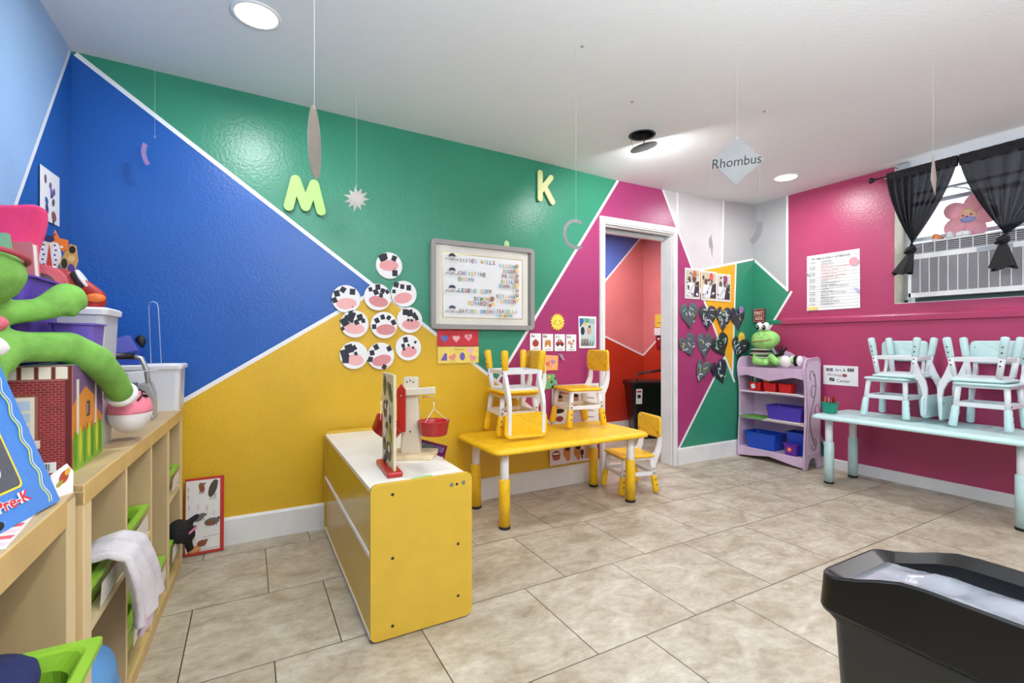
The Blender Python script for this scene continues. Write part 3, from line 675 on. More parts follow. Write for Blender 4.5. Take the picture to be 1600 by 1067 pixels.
for i in range(nx+1):
    for j in range(ny+1):
        u = i/nx; v = j/ny; X = -w+.036+(2*w-.072)*u; Y = -d+.040+(2*d-.080)*v
        ed = min(u, 1-u, v, 1-v); k = min(1, ed*5); z = .584+.016*max(0, min(1, (d-abs(Y)-.02)/.14))+.004*math.sin(13*u+5*v)*k+.005*math.sin(23*v+9*u)*k+.006*math.sin(3*u+31*v)*k*(v > .7)
        vs.append((X, Y, z))
for i in range(nx):
    for j in range(ny): fs.append((i*(ny+1)+j, (i+1)*(ny+1)+j, (i+1)*(ny+1)+j+1, i*(ny+1)+j+1))
m.add(vs, fs, LN, True); m.build('liner', t, solid=.0008)

# ---- recessed ceiling lamps
EM = M('lamp_diffuser', (255, 252, 246), .5, emit=9)
for i, (x, y, p) in enumerate(LAMPS):
    if not p: continue
    z = ceilz(x, y); lb = ['round recessed ceiling lamp over the yellow cabinet', 'round recessed ceiling lamp near the right wall', 'round recessed ceiling lamp over the camera side, left', 'round recessed ceiling lamp over the camera side, middle', 'round recessed ceiling lamp over the camera side, right'][i]
    t = thing('ceiling_lamp', lb, 'lamp', (x, y, z))
    m = MB(); m.lathe((0, 0, 0), [(.078, -.001), (.082, -.006), (.095, -.005), (.098, .004)], PLWHITE, 32, caps=False); m.build('trim_ring', t)
    m = MB(); m.lathe((0, 0, 0), [(.001, -.004), (.080, -.004)], EM, 32, caps=False); m.build('diffuser', t)
# ---- lamp that has dropped out of its hole
z = ceilz(HX, HY); t = thing('hanging_lamp', 'dislodged round lamp dangling out of its dark ceiling hole', 'lamp', (HX, HY, z))
m = MB(); m.lathe((0, 0, 0), [(HR*.93, 0), (HR*.95, .10), (.001, .10)], M('hole_dark', (20, 20, 22), .8), 24, caps=False)
m.lathe((0, 0, 0), [(HR*.86, -.0015), (HR*1.03, -.0015), (HR*1.03, .0015), (HR*.86, .0015)], M('torn_plaster', (70, 70, 72), .8, bump=.6), 24, caps=False); m.build('socket_hole', t)
nrm = Vector((.56, .28, -.78)).normalized(); ctr = Vector((-.028, -.045, -.100)); Rm = nrm.to_track_quat('Z', 'Y').to_matrix().to_4x4(); T = Matrix.Translation(ctr) @ Rm
m = MB(); m.lathe((0, 0, 0), [(.001, -.010), (.060, -.010), (.066, -.005), (.084, -.004), (.085, .002), (.079, .004)], M('lamp_back_grey', (150, 148, 145), .5), 32, T=T, caps=False); m.build('lamp_housing', t)
m = MB(); m.lathe((0, 0, 0), [(.001, .005), (.078, .005)], EM, 32, T=T, caps=False); m.build('diffuser', t)
m = MB(); m.tube([(-.078, .02, .02), (-.088, .01, -.02), (-.09, -.0, -.07), ctr+Vector((-.06, .02, -.02))], .0012, M('wire_grey', (90, 90, 95)), 6); m.build('wire', t)
m = MB(); m.tube([(.03, .01, .06), (.02, .0, -.02), ctr-nrm*.006], .003, M('wire_grey', (90, 90, 95)), 6); m.build('wire', t)
lw = Vector((HX, HY, z))+ctr+nrm*.014; ar = area('hanging_lamp_light', lw, .15, 14); ar.rotation_euler = (-nrm).to_track_quat('Z', 'Y').to_euler()
# ================================================================== THINGS ON THE WALLS
def K(name, rgb, r=.6): return M(name, rgb, r)
INK = K('ink_black', (28, 26, 30)); 
def wallY(x, y, off=.002): return onY(x, y, WY-off)
def wallX(x, y, off=.002): return onX(x, y, WXR-off)
def flatY(x, y, off=.0035): return Flat(wallY(x, y, off), (1, 0, 0), (0, 0, 1))      # bottom-left corner given
def flatX(x, y, off=.0035): return Flat(wallX(x, y, off), (0, -1, 0), (0, 0, 1))
def dims(Pf, bl, tr):
    a = Pf(*bl); b = Pf(*tr); return abs(b.x-a.x)+abs(b.y-a.y), b.z-a.z

# paper plate cows
PLATE = M('paper_plate', (242, 240, 240), .6, bump=.2, bs=40); SN = [K('cow_snout', (232, 160, 160)), K('cow_snout_light', (240, 180, 178)), K('cow_snout_dark', (214, 138, 140))]; CP = K('cow_patch', (44, 46, 56), .7)
cows = [((608, 415), 0, 'cow-face paper plate on the green wall, topmost of the ten'), ((541, 467), 1, 'cow-face plate overlapping the blue paint, leftmost in the row of three below the top plate'),
        ((590, 464), 2, 'cow-face plate in the middle of the second row, black squares over its forehead'), ((631, 459), 3, 'cow-face plate at the right of the second row, three black squares along its top'),
        ((554, 506), 4, 'cow-face plate at the left of the third row, crowded with black patches'), ((600, 508), 5, 'cow-face plate in the middle of the third row, arc of black squares'),
        ((640, 500), 6, 'cow-face plate at the right of the third row, large black patch on its top'), ((553, 555), 7, 'cow-face plate at the left of the bottom row, one big black patch on its left'),
        ((595, 556), 8, 'cow-face plate in the middle of the bottom row, squares down its left side'), ((638, 543), 9, 'cow-face plate at the right of the bottom row, thin scraps of black')]
rc = random.Random(3)
for k, ((x, y), i, lb) in enumerate(cows):
    o_ = .007+.0035*(k % 3)
    f = flatY(x, y, o_); R = .083
    f.base([(R*math.cos(a*PI/16), R*math.sin(a*PI/16)) for a in range(32)], PLATE, .003)
    sy = -.028 if i else 0.0; sxx = rc.uniform(-.006, .012)
    f.disc(sxx, sy, .060 if i not in (7, 9) else .052, SN[i % 3], .034, ang=rc.uniform(-.2, .3))
    def sq(a, b, s, ang=0, asp=1.1): c_, s_ = math.cos(ang), math.sin(ang); f.poly([(a+s*(u*c_-v*s_*asp), b+s*(u*s_+v*c_*asp)) for u, v in ((-1, -1), (1, -1.1), (1.1, 1), (-.9, 1))], CP)
    sets = {0: [(-.045, .045, .02, .5), (-.03, .055, .018, .3), (.03, .048, .016, -.3), (.035, -.045, .018, .1)], 1: [(-.055, .03, .017, .3), (-.02, .055, .016, -.5), (.035, .045, .017, 0), (-.068, -.01, .015, .5)],
            2: [(-.045, .045, .012, .2), (-.012, .03, .016, .5), (.0, .062, .016, .1), (.03, .04, .014, -.3), (.058, .035, .012, .6), (.02, .012, .012, 0)], 3: [(-.05, .055, .016, -.2), (-.012, .045, .014, 0), (.03, .040, .016, .05), (-.065, .012, .011, 0)],
            4: [(-.06, .01, .022, .6), (-.02, .05, .022, -.3), (.03, .04, .018, .3), (.05, .02, .012, .2), (.01, .01, .014, .5), (-.02, .02, .012, 0), (-.04, .035, .018, .2), (-.07, -.03, .01, .7)],
            5: [(-.062, -.01, .014, .1), (-.045, .028, .015, .5), (-.01, .05, .014, .3), (.028, .048, .013, -.5), (.058, .018, .015, .5)], 6: [(-.03, .05, .018, 0), (.0, .045, .02, .2), (.03, .03, .016, .6), (.045, .012, .012, .3), (-.01, .0, .008, 0), (.012, -.002, .008, .4)],
            7: [(-.055, .01, .024, .3), (-.03, .04, .024, .3), (-.05, -.025, .02, 0), (.0, .045, .014, .6), (.01, .01, .01, .4)], 8: [(-.03, .055, .016, .5), (-.055, .02, .015, .2), (-.065, -.02, .015, -.2), (.05, .045, .015, .5), (.02, -.068, .014, -.5)],
            9: [(-.02, .05, .016, .3), (-.035, .012, .012, .3), (.0, .015, .008, .7), (.045, .035, .008, -.5), (-.03, -.01, .008, .2), (.03, .0, .007, .2)]}[i]
    for a, b, s_, g in sets: sq(a, b, s_*.95, g)
    if i in (0, 1): f.disc(sxx+.035, sy-.018, .004, CP, n=8)
    tag(f.build('paper_plate_cow'), lb, 'plate craft', 'cow face paper plates')

# notice board with names
a = wallY(671, 514, .002); b = wallY(829, 378, .002); w, h = .792, .594
t = thing('notice_board', 'framed notice board of children\'s names in coloured letters on the green wall', 'board', (a.x, WY-.001, a.z), 0)
FRM = M('grey_frame', (150, 146, 142), .35); SHD = M('frame_groove', (96, 92, 90), .5)
m = MB(); fw = .033
def ringframe(m, x0, z0, x1, z1, r, fw, y0, y1, mat):
    o1 = rrect(x0, z0, x1, z1, r, 5); i1 = rrect(x0+fw, z0+fw, x1-fw, z1-fw, .004, 5); n = len(o1)
    m.rings([[(x, y0, z) for x, z in o1], [(x, y1, z) for x, z in o1], [(x, y1, z) for x, z in i1], [(x, y0, z) for x, z in i1]], mat, caps=False, smooth=False)
ringframe(m, 0, 0, w, h, .03, fw, 0, -.034, FRM); m.build('frame', t, bevel=.003)
f = Flat((.028, -.010, .028), (1, 0, 0), (0, 0, 1)); f.rect(w-.056, h-.056, SHD, .002)
CK = M('sparkly_border_paper', (226, 221, 208), .35, var=.10, vs=160); GLD = M('gold_trim', (212, 190, 110), .25, metal=.6)
f.quad(.012, .006, w-.075, h-.062, CK); f.quad(.058, .048, w-.118, h-.112, GLD); f.quad(.064, .054, w-.124, h-.118, PAPER)
pal = [K('letter_%d' % k, c_) for k, c_ in enumerate([(225, 150, 50), (170, 40, 60), (90, 160, 80), (80, 150, 210), (120, 30, 50), (220, 190, 70), (60, 130, 110), (160, 190, 220)])]
def names(s, x, z, hh, adv, n0):
    for k, ch in enumerate(s):
        if ch != ' ':
            if ch == 'I': f.text(ch, x+k*adv+adv*.35, z, hh, pal[(k*3+n0) % 8], w=adv*.22, bold=.02)
            else: f.text(ch, x+k*adv, z, hh, pal[(k*3+n0) % 8], w=adv*.84, bold=.02)
hd = K('hair_blue_black', (50, 60, 76)); sk = K('print_grey', (170, 170, 176))
for k, (x, z, s_) in enumerate([(.175, .427, 'JAVIER MILLS'), (.170, .338, 'CHRISTINE'), (.170, .298, 'BROWN'), (.170, .222, 'LEGEND CUFF'), (.285, .170, 'DEMONI'), (.240, .138, 'EDWARDS'), (.170, .082, 'JAYDEN BROWN'),
                                (.480, .412, 'RICOONI'), (.500, .374, 'JOSEPH'), (.500, .338, 'PRINCE'), (.485, .300, 'JAZALIS'), (.470, .268, 'JOHNSON'), (.455, .196, 'KEYIANA'), (.480, .160, 'GORDON'), (.450, .090, 'ISABELLA'), (.450, .060, 'RAHMAN')]):
    names(s_, x, z, .028 if k < 7 else .026, .0232 if k < 7 else .0218, k)
for z in (.44, .345, .228, .092):
    f.disc(.120, z+.022, .024, hd, .017, t0=-.3, t1=PI+.2, n=12); f.disc(.122, z+.008, .020, K('print_face', (206, 198, 196)), .012)
    for q in range(5): f.line((.07+.02*q, z-.006+(.006 if q % 2 else 0)), (.088+.02*q, z+.004-(.006 if q % 2 else 0)), .004, sk if q % 2 else hd)
for q in range(8):
    f.disc(.615, .430-.035*q, .014, [K('bear_brown', (150, 110, 90)), K('bear_gold', (226, 190, 100)), K('bear_mauve', (150, 120, 130))][q % 3], n=12); f.disc(.615, .434-.035*q, .006, K('bear_cream', (236, 216, 180)), n=8)
f.disc(.415, .185, .018, K('bear_brown', (150, 110, 90)), n=12); f.disc(.42, .150, .014, K('bear_gold', (226, 190, 100)), n=12); f.disc(.40, .14, .010, K('bear_red', (170, 70, 50)), n=10)
f.build('backing', t)
m = MB(); m.box((.03, -.0265, .03), (w-.03, -.0245, h-.03), M('board_glass', (240, 245, 248), .06, alpha=.06)); m.build('glass', t)
m = MB(); p = wallY(792, 380, .006); m.prism([(p.x+.019*math.cos(a), p.z+.019*math.sin(a)) for a in [k*PI/10 for k in range(11)]]+[(p.x-.019, p.z-.09), (p.x+.019, p.z-.09)], 1, WY-.001, WY-.004, K('letter_lime', (190, 222, 140)))
tag(m.build('foam_letter'), 'rounded tip of a pale green foam letter showing above the notice board', 'letter')

# foam letters M and K
def strokes(mb, segs, r, y0, y1, mat, ox, oz, sc, rot=0):
    """each stroke is a stadium; merged as overlapping prisms of slightly different depth"""
    for k, (A, B) in enumerate(segs):
        A = Vector(A); B = Vector(B); d = (B-A).normalized(); th = math.atan2(d.y, d.x); P = []
        for q in range(9): a = th+PI/2+PI*q/8; P.append((A.x+r*math.cos(a), A.y+r*math.sin(a)))
        for q in range(9): a = th-PI/2+PI*q/8; P.append((B.x+r*math.cos(a), B.y+r*math.sin(a)))
        c_, s_ = math.cos(rot), math.sin(rot)
        mb.prism([(ox+(x*c_-z*s_)*sc, oz+(x*s_+z*c_)*sc) for x, z in P], 1, y0, y1+k*.0002, mat)
LIME = M('foam_lime', (182, 232, 134), .7)
a = wallY(443, 330); m = MB()
strokes(m, [((.030, .035), (.066, .192)), ((.066, .192), (.118, .045)), ((.118, .045), (.165, .182)), ((.165, .182), (.202, .030))], .026, WY-.012, WY-.026, LIME, a.x-.005, a.z-.008, 1.0)
tag(m.build('foam_letter'), 'light green foam letter M on the green wall', 'letter')
a = wallY(838, 316); m = MB()
strokes(m, [((.03, .03), (.03, .22)), ((.032, .085), (.125, .20)), ((.065, .13), (.140, .02))], .021, WY-.012, WY-.024, M('foam_pale_yellow', (238, 240, 172), .6), a.x-.008, a.z-.004, 1.0)
tag(m.build('foam_letter'), 'pale yellow foam letter K on the green wall', 'letter')

# heart collages under the board
f = flatY(683, 541, .004); f.base([(0, 0), (.31, -.004), (.305, .10), (.15, .118), (0, .11)], K('card_red', (196, 44, 56)), .002)
f = flatY(683, 541, .005); w, h = .300, .125; f.rect(w, h, M('card_red', (196, 44, 56), .6, var=.08, vs=20), .0015)
bl, pk, pr = K('heart_blue', (90, 110, 180)), K('heart_pink', (236, 160, 170)), K('heart_violet', (110, 90, 180))
f.heart(.052, .052, .055, bl); f.heart(.135, .052, .055, pk); f.heart(.135, .054, .03, K('heart_pale', (222, 190, 190))); f.heart(.225, .062, .058, pk, .1); f.heart(.225, .062, .03, K('heart_rose', (214, 130, 140)))
f.text('MARCY', .11, .104, .009, INK, w=.07); tag(f.build('heart_collage'), 'red paper collage with three hearts below the notice board', 'artwork')
f = flatY(684, 568, .006); f.rect(.298, .110, M('card_yellow', (240, 212, 104), .6, var=.05, vs=20), .0015)
f.poly([(.02, .02), (.065, .018), (.065, .065), (.05, .07)], pr); f.heart(.105, .040, .055, K('heart_coral', (232, 140, 130)), .4); f.disc(.175, .045, .02, pr, .028, n=14); f.heart(.235, .085, .055, K('heart_blush', (240, 180, 184)), .2); f.heart(.25, .035, .05, K('heart_rose2', (228, 150, 170)), -.3)
f.text('NAOMI', .12, .088, .009, INK, w=.07); tag(f.build('heart_collage'), 'yellow paper collage with heart cutouts below the red one', 'artwork')

# alphabet cards
cards = [(828, 548, 'Aa', K('apple_red', (170, 60, 50)), 'alphabet card Aa with a red apple, leftmost of the four'), (847.5, 548.5, 'Bb', K('bear_orange', (196, 130, 60)), 'alphabet card Bb with an orange-brown animal'),
         (866.5, 548.5, 'Cc', K('car_red', (150, 50, 50)), 'alphabet card Cc with a red car'), (884.5, 548.5, 'Dd', K('dog_tan', (190, 150, 120)), 'alphabet card Dd with a spotted tan dog, rightmost of the four')]
for k, (x, y, tx, mm, lb) in enumerate(cards):
    f = flatY(x, y, .004); w, h = .095, .128; f.rect(w, h, PAPER); f.text(tx, .008, h-.028, .018, INK, w=.034, bold=.02)
    if k == 0: f.disc(.048, .055, .028, mm, .026); f.disc(.05, .078, .004, K('stem_brown', (90, 60, 40)), .012, n=8)
    if k == 1: f.poly([(.02, .03), (.035, .032), (.037, .045), (.055, .045), (.058, .03), (.074, .03), (.074, .07), (.066, .085), (.045, .080), (.028, .082), (.02, .06)], mm)
    if k == 2: f.poly([(.01, .045), (.085, .045), (.085, .062), (.07, .070), (.058, .088), (.032, .088), (.022, .068), (.01, .065)], mm); f.disc(.028, .045, .010, INK, n=10); f.disc(.068, .045, .010, INK, n=10); f.poly([(.035, .070), (.055, .070), (.052, .082), (.038, .082)], K('sky_print', (190, 210, 220)))
    if k == 3: f.disc(.03, .065, .014, mm, n=10); f.disc(.05, .055, .018, mm, .012, n=10); f.disc(.068, .078, .009, K('spot_red', (150, 50, 50)), n=8); f.poly([(.04, .035), (.046, .035), (.05, .055), (.044, .055)], mm); f.disc(.05, .03, .007, INK, n=8)
    for q in range(5): f.line((.026+.010*q, .012), (.032+.010*q, .012), .005, INK)
    tag(f.build('alphabet_card'), lb, 'card', 'alphabet cards')
def sun(x, y, r, lb, off=.004):
    f = flatY(x, y, off); n = 16; P = []
    for k in range(2*n): rr = r if k % 2 else r*.80; a = PI*k/n; P.append((rr*math.cos(a), rr*math.sin(a)))
    f.base(P, K('sun_yellow', (246, 208, 70)), .002); f.disc(0, 0, r*.72, K('sun_face', (250, 220, 90)), n=24)
    og = K('sun_orange', (226, 130, 40))
    for k in range(n): a = 2*PI*k/n; f.disc(r*.83*math.cos(a), r*.83*math.sin(a), r*.06, og, n=6)
    for s_ in (-1, 1): f.disc(s_*r*.28, r*.12, r*.07, INK, n=10); f.disc(s_*r*.45, -r*.12, r*.10, og, n=10)
    for q in range(7): a = -PI*.8+PI*.6*q/6; f.disc(r*.38*math.cos(a), r*.38*math.sin(a), r*.035, INK, n=6)
    return tag(f.build('paper_sun'), lb, 'sun cutout')
sun(871, 503, .067, 'smiling yellow paper sun above the alphabet cards')
# photo of the classroom by the door
f = flatY(905, 544, .004); w, h = .165, .250; f.base([(0, 0), (w, .0), (w+.002, h), (-.008, h), (-.006, h*.6)], PAPER)
f.quad(.012, .015, w-.010, h-.015, K('photo_pale', (196, 206, 204))); f.poly([(.005, h-.09), (.045, h-.045), (.04, h-.016), (.0, h-.016)], K('photo_blue', (50, 96, 176))); f.poly([(.045, h-.015), (.10, h-.015), (.098, h-.05), (.055, h-.05)], K('photo_green', (80, 160, 130)))
f.poly([(.03, h-.07), (.05, h-.045), (.085, h-.075)], K('photo_yellow', (226, 200, 80))); f.poly([(.10, h-.06), (.152, h-.06), (.152, h-.018), (.105, h-.018)], K('photo_grey', (170, 182, 184)))
f.disc(.032, .135, .020, K('photo_navy', (44, 44, 66)), .032); f.disc(.095, .14, .022, K('photo_skin', (196, 160, 140)), .034); f.disc(.1, .17, .01, INK)
f.poly([(.10, .04), (.152, .03), (.152, .12), (.12, .10)], K('photo_mint', (170, 208, 206))); f.quad(.02, .02, .09, .075, K('photo_stone', (150, 144, 136)))
for q in range(9): f.line((.018+q*.014, .018), (.026+q*.014, .06-.02*(q % 2)), .006, INK)
tag(f.build('photo_print'), 'white-bordered classroom photograph beside the left door casing', 'photograph')
# orange and green cards, clothes peg
f = flatY(847, 579, .004); f.base([(0, 0), (.140, 0), (.145, .110), (0, .118)], M('card_orange', (242, 170, 110), .6, var=.05, vs=30)); f.heart(.05, .05, .04, K('heart_red2', (226, 90, 90)), .3); f.heart(.095, .062, .045, K('heart_lilac', (170, 130, 170)), -.2)
f.disc(.075, .03, .012, K('heart_coral', (232, 140, 130)), n=10); tag(f.build('heart_card'), 'orange card with small hearts under the alphabet cards', 'artwork')
f = flatY(846, 608, .004); f.base([(0, 0), (.150, .0), (.135, .06), (.115, .108), (0, .112)], M('card_green', (110, 178, 120), .6, var=.06, vs=30))
for q, (a_, b_, c_) in enumerate([(.03, .03, (180, 60, 50)), (.09, .05, (60, 60, 60)), (.07, .09, (230, 200, 80)), (.115, .03, (120, 90, 170)), (.05, .07, (200, 140, 90)), (.12, .075, (30, 100, 80))]): f.disc(a_, b_, .013, K('bit_%d' % q, c_), .010, n=7, ang=q)
tag(f.build('craft_card'), 'green craft card with coloured scraps below the orange card', 'artwork')
p = wallY(877, 560, .006); m = MB()
for dx in (-.006, .006): m.prism([(p.x+dx*1.6-.02, p.z+.035), (p.x+dx*1.6-.013, p.z+.037), (p.x+dx*.6+.020, p.z-.012), (p.x+dx*.6+.014, p.z-.014)], 1, WY-.006, WY-.016, K('peg_grey', (176, 170, 180), .4))
tag(m.build('clothes_peg'), 'small grey clothes peg at the corner of the orange card', 'peg')
# anatomy poster behind the table and strip under it
f = flatY(862, 668, .004); w, h = .45, .318; f.rect(w, h, K('poster_white', (236, 236, 238)), .0015); f.quad(.02, h-.075, w-.03, h-.018, K('poster_coral', (222, 150, 130)))
bl2 = K('poster_blue', (40, 70, 180)); f.text('PSYCHOLOGY', .035, h-.066, .040, bl2, w=.36, bold=.03)
skn = K('print_skin', (214, 160, 130)); hr_ = K('print_hair', (30, 26, 28))
for xx in (.065, .215): f.disc(xx, .19, .035, skn, .045); f.disc(xx, .218, .036, hr_, .026, t0=0, t1=PI, n=12)
f.disc(.065, .12, .05, hr_, .018); f.disc(.07, .06, .035, K('lips_dark', (150, 50, 50)), .022); f.poly([(.175, .14), (.26, .14), (.29, .02), (.155, .02)], K('shirt_lilac', (206, 196, 224))); f.poly([(.25, .14), (.29, .1), (.31, .02), (.28, .02)], skn); f.disc(.215, .135, .02, skn, .03)
for q in range(4): f.line((.33, .06+.05*q), (.40, .05+.05*q), .008, K('poster_grey', (150, 150, 160)))
tag(f.build('poster'), 'white poster with people and blue heading behind the upright yellow chair', 'poster')
f = flatY(859, 728, .018); f.P; w, h = .385, .170; f.rect(w, h, K('poster_lilac', (226, 214, 224)), .0015)
f.disc(.058, .075, .038, K('lips_brown', (150, 70, 50)), .034); f.quad(.032, .078, .084, .09, PAPER); f.disc(.058, .05, .034, K('lips_rust', (176, 90, 60)), .016)
for xx in (.155, .255): f.disc(xx, .085, .035, K('print_ochre', (206, 130, 70)), .045); f.disc(xx+.006, .122, .028, hr_, .026, ang=-.5); f.disc(xx+.01, .055, .022, K('print_ochre', (206, 130, 70)), .04)
f.disc(.30, .07, .017, hr_, .025); f.disc(.30, .035, .008, hr_, .015); f.quad(.325, .02, .37, .15, K('print_tan', (196, 150, 110)))
tag(f.build('poster'), 'long pale picture strip low on the wall under the yellow table', 'poster')

# three snapshots above the paper hearts
sn = [(1070, 466, (190, 110, 70)), (1095.5, 468.5, (226, 90, 90)), (1119, 470.5, (150, 60, 120))]
for k, (x, y, c_) in enumerate(sn):
    f = flatY(x, y, .004+.0005*k); w, h = [.196, .212, .205][k], [.275, .270, .262][k]; f.rect(w, h, PAPER)
    f.quad(.008, .010, w-.008, h-.010, K('snap_pale_%d' % k, [(196, 190, 176), (200, 186, 160), (206, 200, 190)][k]))
    f.disc(w*.62, h*.68, .026, K('snap_face', (96, 66, 56)), .04); f.disc(w*.3, h*.62, .02, K('snap_face', (96, 66, 56)), .032); f.poly([(.015, .02), (w-.03, .02), (w-.05, h*.5), (.03, h*.55)], K('snap_white', (226, 228, 232)))
    f.disc(w*.65, h*.82, .028, K('snap_col_%d' % k, c_), .032); f.poly([(w*.55, .02), (w-.01, .02), (w-.01, h*.6), (w*.7, h*.55)], K('snap_dark', (66, 50, 56)))
    rs_ = random.Random(40+k)
    for q in range(16): f.disc(rs_.uniform(.02, w-.02), rs_.uniform(.02, h*.9), rs_.uniform(.006, .018), K('snap_bit_%d' % (q % 5), [(60, 60, 70), (226, 228, 232), (150, 140, 130), (96, 66, 56), (120, 130, 150)][q % 5]), rs_.uniform(.005, .016), 7, ang=q)
    for q in range(5): f.line((.02+.02*q, .03+.02*q), (.045+.02*q, .025+.03*q), .005, K('snap_ink', (60, 60, 70)))
    tag(f.build('photo_print'), ['leftmost of three snapshots above the paper hearts, child leaning over white paper', 'middle of three snapshots above the paper hearts, with a red shape at top', 'rightmost of three snapshots above the paper hearts, with a purple shape at top'][k], 'photograph')

# decorated paper hearts, curling
DH = [M('heart_slate', (84, 90, 96), .7), M('heart_black', (40, 44, 48), .7), M('heart_charcoal', (58, 58, 68), .7), M('heart_navy', (28, 34, 52), .7)]
dec = [K('tape_mint', (190, 216, 200)), K('tape_lavender', (150, 140, 206)), K('tape_pearl', (226, 226, 236)), K('tape_green', (110, 190, 150)), K('tape_gold', (200, 196, 110))]
def paper_heart(x, y, w, h, m0, decs, seed, lb, ang=0, curl=.022):
    rr = random.Random(seed); c0 = wallY(x, y, .0); m = MB(); n = 28; rings = [0, .35, .7, 1.0]; V = []; F = []
    def pos(a, b): return (c0.x+a, WY-.006-curl*(max(0, a/w*2)**2+max(0, -b/h*1.4)**2*.8)-.004*math.sin(9*a/w+seed), c0.z+b)
    hp = []
    for k in range(n):
        t = 2*PI*k/n; a = 16*math.sin(t)**3/32*w; b = (13*math.cos(t)-5*math.cos(2*t)-2*math.cos(3*t)-math.cos(4*t)+2.5)/29*h; hp.append((a*math.cos(ang)-b*math.sin(ang), a*math.sin(ang)+b*math.cos(ang)))
    V.append(pos(0, 0))
    for q in rings[1:]: V += [pos(a*q, b*q) for a, b in hp]
    for k in range(n): F.append((0, 1+k, 1+(k+1) % n))
    for j in range(2):
        for k in range(n): F.append((1+j*n+k, 1+(j+1)*n+k, 1+(j+1)*n+(k+1) % n, 1+j*n+(k+1) % n))
    m.add(V, F, m0, True)
    for _ in range(decs):
        a = rr.uniform(-.33, .33)*w; b = rr.uniform(-.22, .36)*h; L = rr.uniform(.018, .050); g = rr.uniform(0, PI); wd = rr.uniform(.003, .006)
        cs, sn_ = math.cos(g), math.sin(g); q = []
        for u, v in ((-L/2, -wd), (L/2, -wd), (L/2, wd), (-L/2, wd)):
            X, Y, Z = pos(a+u*cs-v*sn_, b+u*sn_+v*cs); q.append((X, Y-.0022-.0002*_, Z))
        m.add(q, [(0, 1, 2, 3)], rr.choice(dec))
    o = m.build('paper_heart', solid=.0012); return tag(o, lb, 'heart', 'decorated dark paper hearts beside the doorway')
hs = [(1075.5, 495, .21, .25, 0, 9, 'grey paper heart with pale tape, leftmost of the top row'), (1104.5, 498, .215, .25, 2, 17, 'dark paper heart with violet and white scribbles, second in the top row'), (1129, 500, .20, .25, 2, 26, 'dark paper heart densely covered in violet marks, third in the top row'), (1151, 499, .21, .24, 2, 4, 'dark paper heart with a violet flower, rightmost in the top row'),
      (1074, 541, .21, .22, 0, 9, 'curled grey paper heart with mint tape, leftmost of the second row'), (1099.5, 542, .195, .26, 0, 9, 'flat slate paper heart with small pearly marks, second in the second row'), (1125, 541, .24, .23, 1, 8, 'black paper heart folded at the right, third in the second row'), (1153, 545, .22, .22, 1, 14, 'black paper heart with gold and mint scraps, rightmost in the second row'),
      (1094, 582, .14, .24, 0, 7, 'curled paper heart, half black, left one of the bottom pair'), (1123.5, 582, .21, .24, 3, 8, 'navy paper heart with writing at its edge, right one of the bottom pair')]
for k, (x, y, w, h, mi, n, lb) in enumerate(hs): paper_heart(x, y, w, h, DH[mi], n, k+3, lb, ang=[.15, .0, -.05, .1, .4, .0, .5, -.25, -.3, .35][k], curl=.03 if k in (0, 4, 6, 7, 8) else .014)
f = flatY(1158, 484, .03); f.base([(.028*math.cos(k*PI/12)*(1+.12*(k % 3)), .03*math.sin(k*PI/12)*(1+.12*(k % 3))) for k in range(24)], K('paper_flower_violet', (170, 130, 190)), .002); f.disc(0, 0, .010, K('flower_centre', (130, 90, 150)), n=8); tag(f.build('paper_flower'), 'small violet paper flower stuck on the rightmost top heart', 'flower')
sun(1158.5, 527, .055, 'small orange-rayed paper sun partly behind the black hearts', off=.003)
# red sign in the corner
f = Flat((4.418, 2.996, 1.290), (.02, -1, 0), (0, 0, 1)); f.rect(.112, .132, K('sign_maroon', (120, 18, 30)), .018); f.quad(.004, .004, .108, .128, K('sign_pink_edge', (226, 186, 176))); f.quad(.007, .007, .105, .125, K('sign_maroon', (120, 18, 30)))
wl = K('sign_cream', (236, 200, 180)); f.text('FIRST', .013, .074, .034, wl, w=.086, bold=.03); f.text('AIDS', .015, .020, .034, wl, w=.080, bold=.03); f.line((.01, .064), (.102, .064), .003, wl)
tag(f.build('sign'), 'small dark red sign with pink lettering in the corner above the frog', 'sign')

# ---- right wall papers
f = flatX(1261, 486, .003); w, h = dims(wallX, (1261, 486), (1330, 374)); w = .43; h = .495; f.base([(0, 0), (w, .004), (w-.004, h), (.0, h-.0)], PAPER)
GRY = K('weave_grey', (206, 204, 208))
for k in range(34):
    y0 = .02+k*.0135; f.line((.012, y0), (w-.012, y0+.008*(-1)**k), .003, GRY)
f.text('MY PRE K DAILY SCHEDULE', .045, h-.045, .020, INK, w=.31)
lines = ['ARRIVAL', 'GREETING', 'BREAKFAST', 'BATHROOM, WASH HANDS', 'CIRCLE TIME', 'CALENDAR, WEATHER', 'STORY TIME', 'LEARNING CENTERS', 'CREATIVE ART', 'SNACK', 'OUTDOOR PLAY', 'WASH HANDS', 'MUSIC AND MOVEMENT', 'LUNCH', 'NAP TIME', 'QUIET ACTIVITIES', 'SNACK', 'FREE PLAY', 'CLEAN UP', 'GOODBYE SONG', 'DISMISSAL']
red = K('ink_red', (190, 90, 80)); 
for k, s_ in enumerate(lines):
    y0 = h-.072-k*.0188; f.text(s_, .125, y0, .010, red if 1 < k < 9 else INK, w=min(.23, .0125*len(s_)))
    if k % 3 != 1: f.text('%d:%02d' % (7+k//3, (k*20) % 60), .025, y0, .009, INK, w=.05)
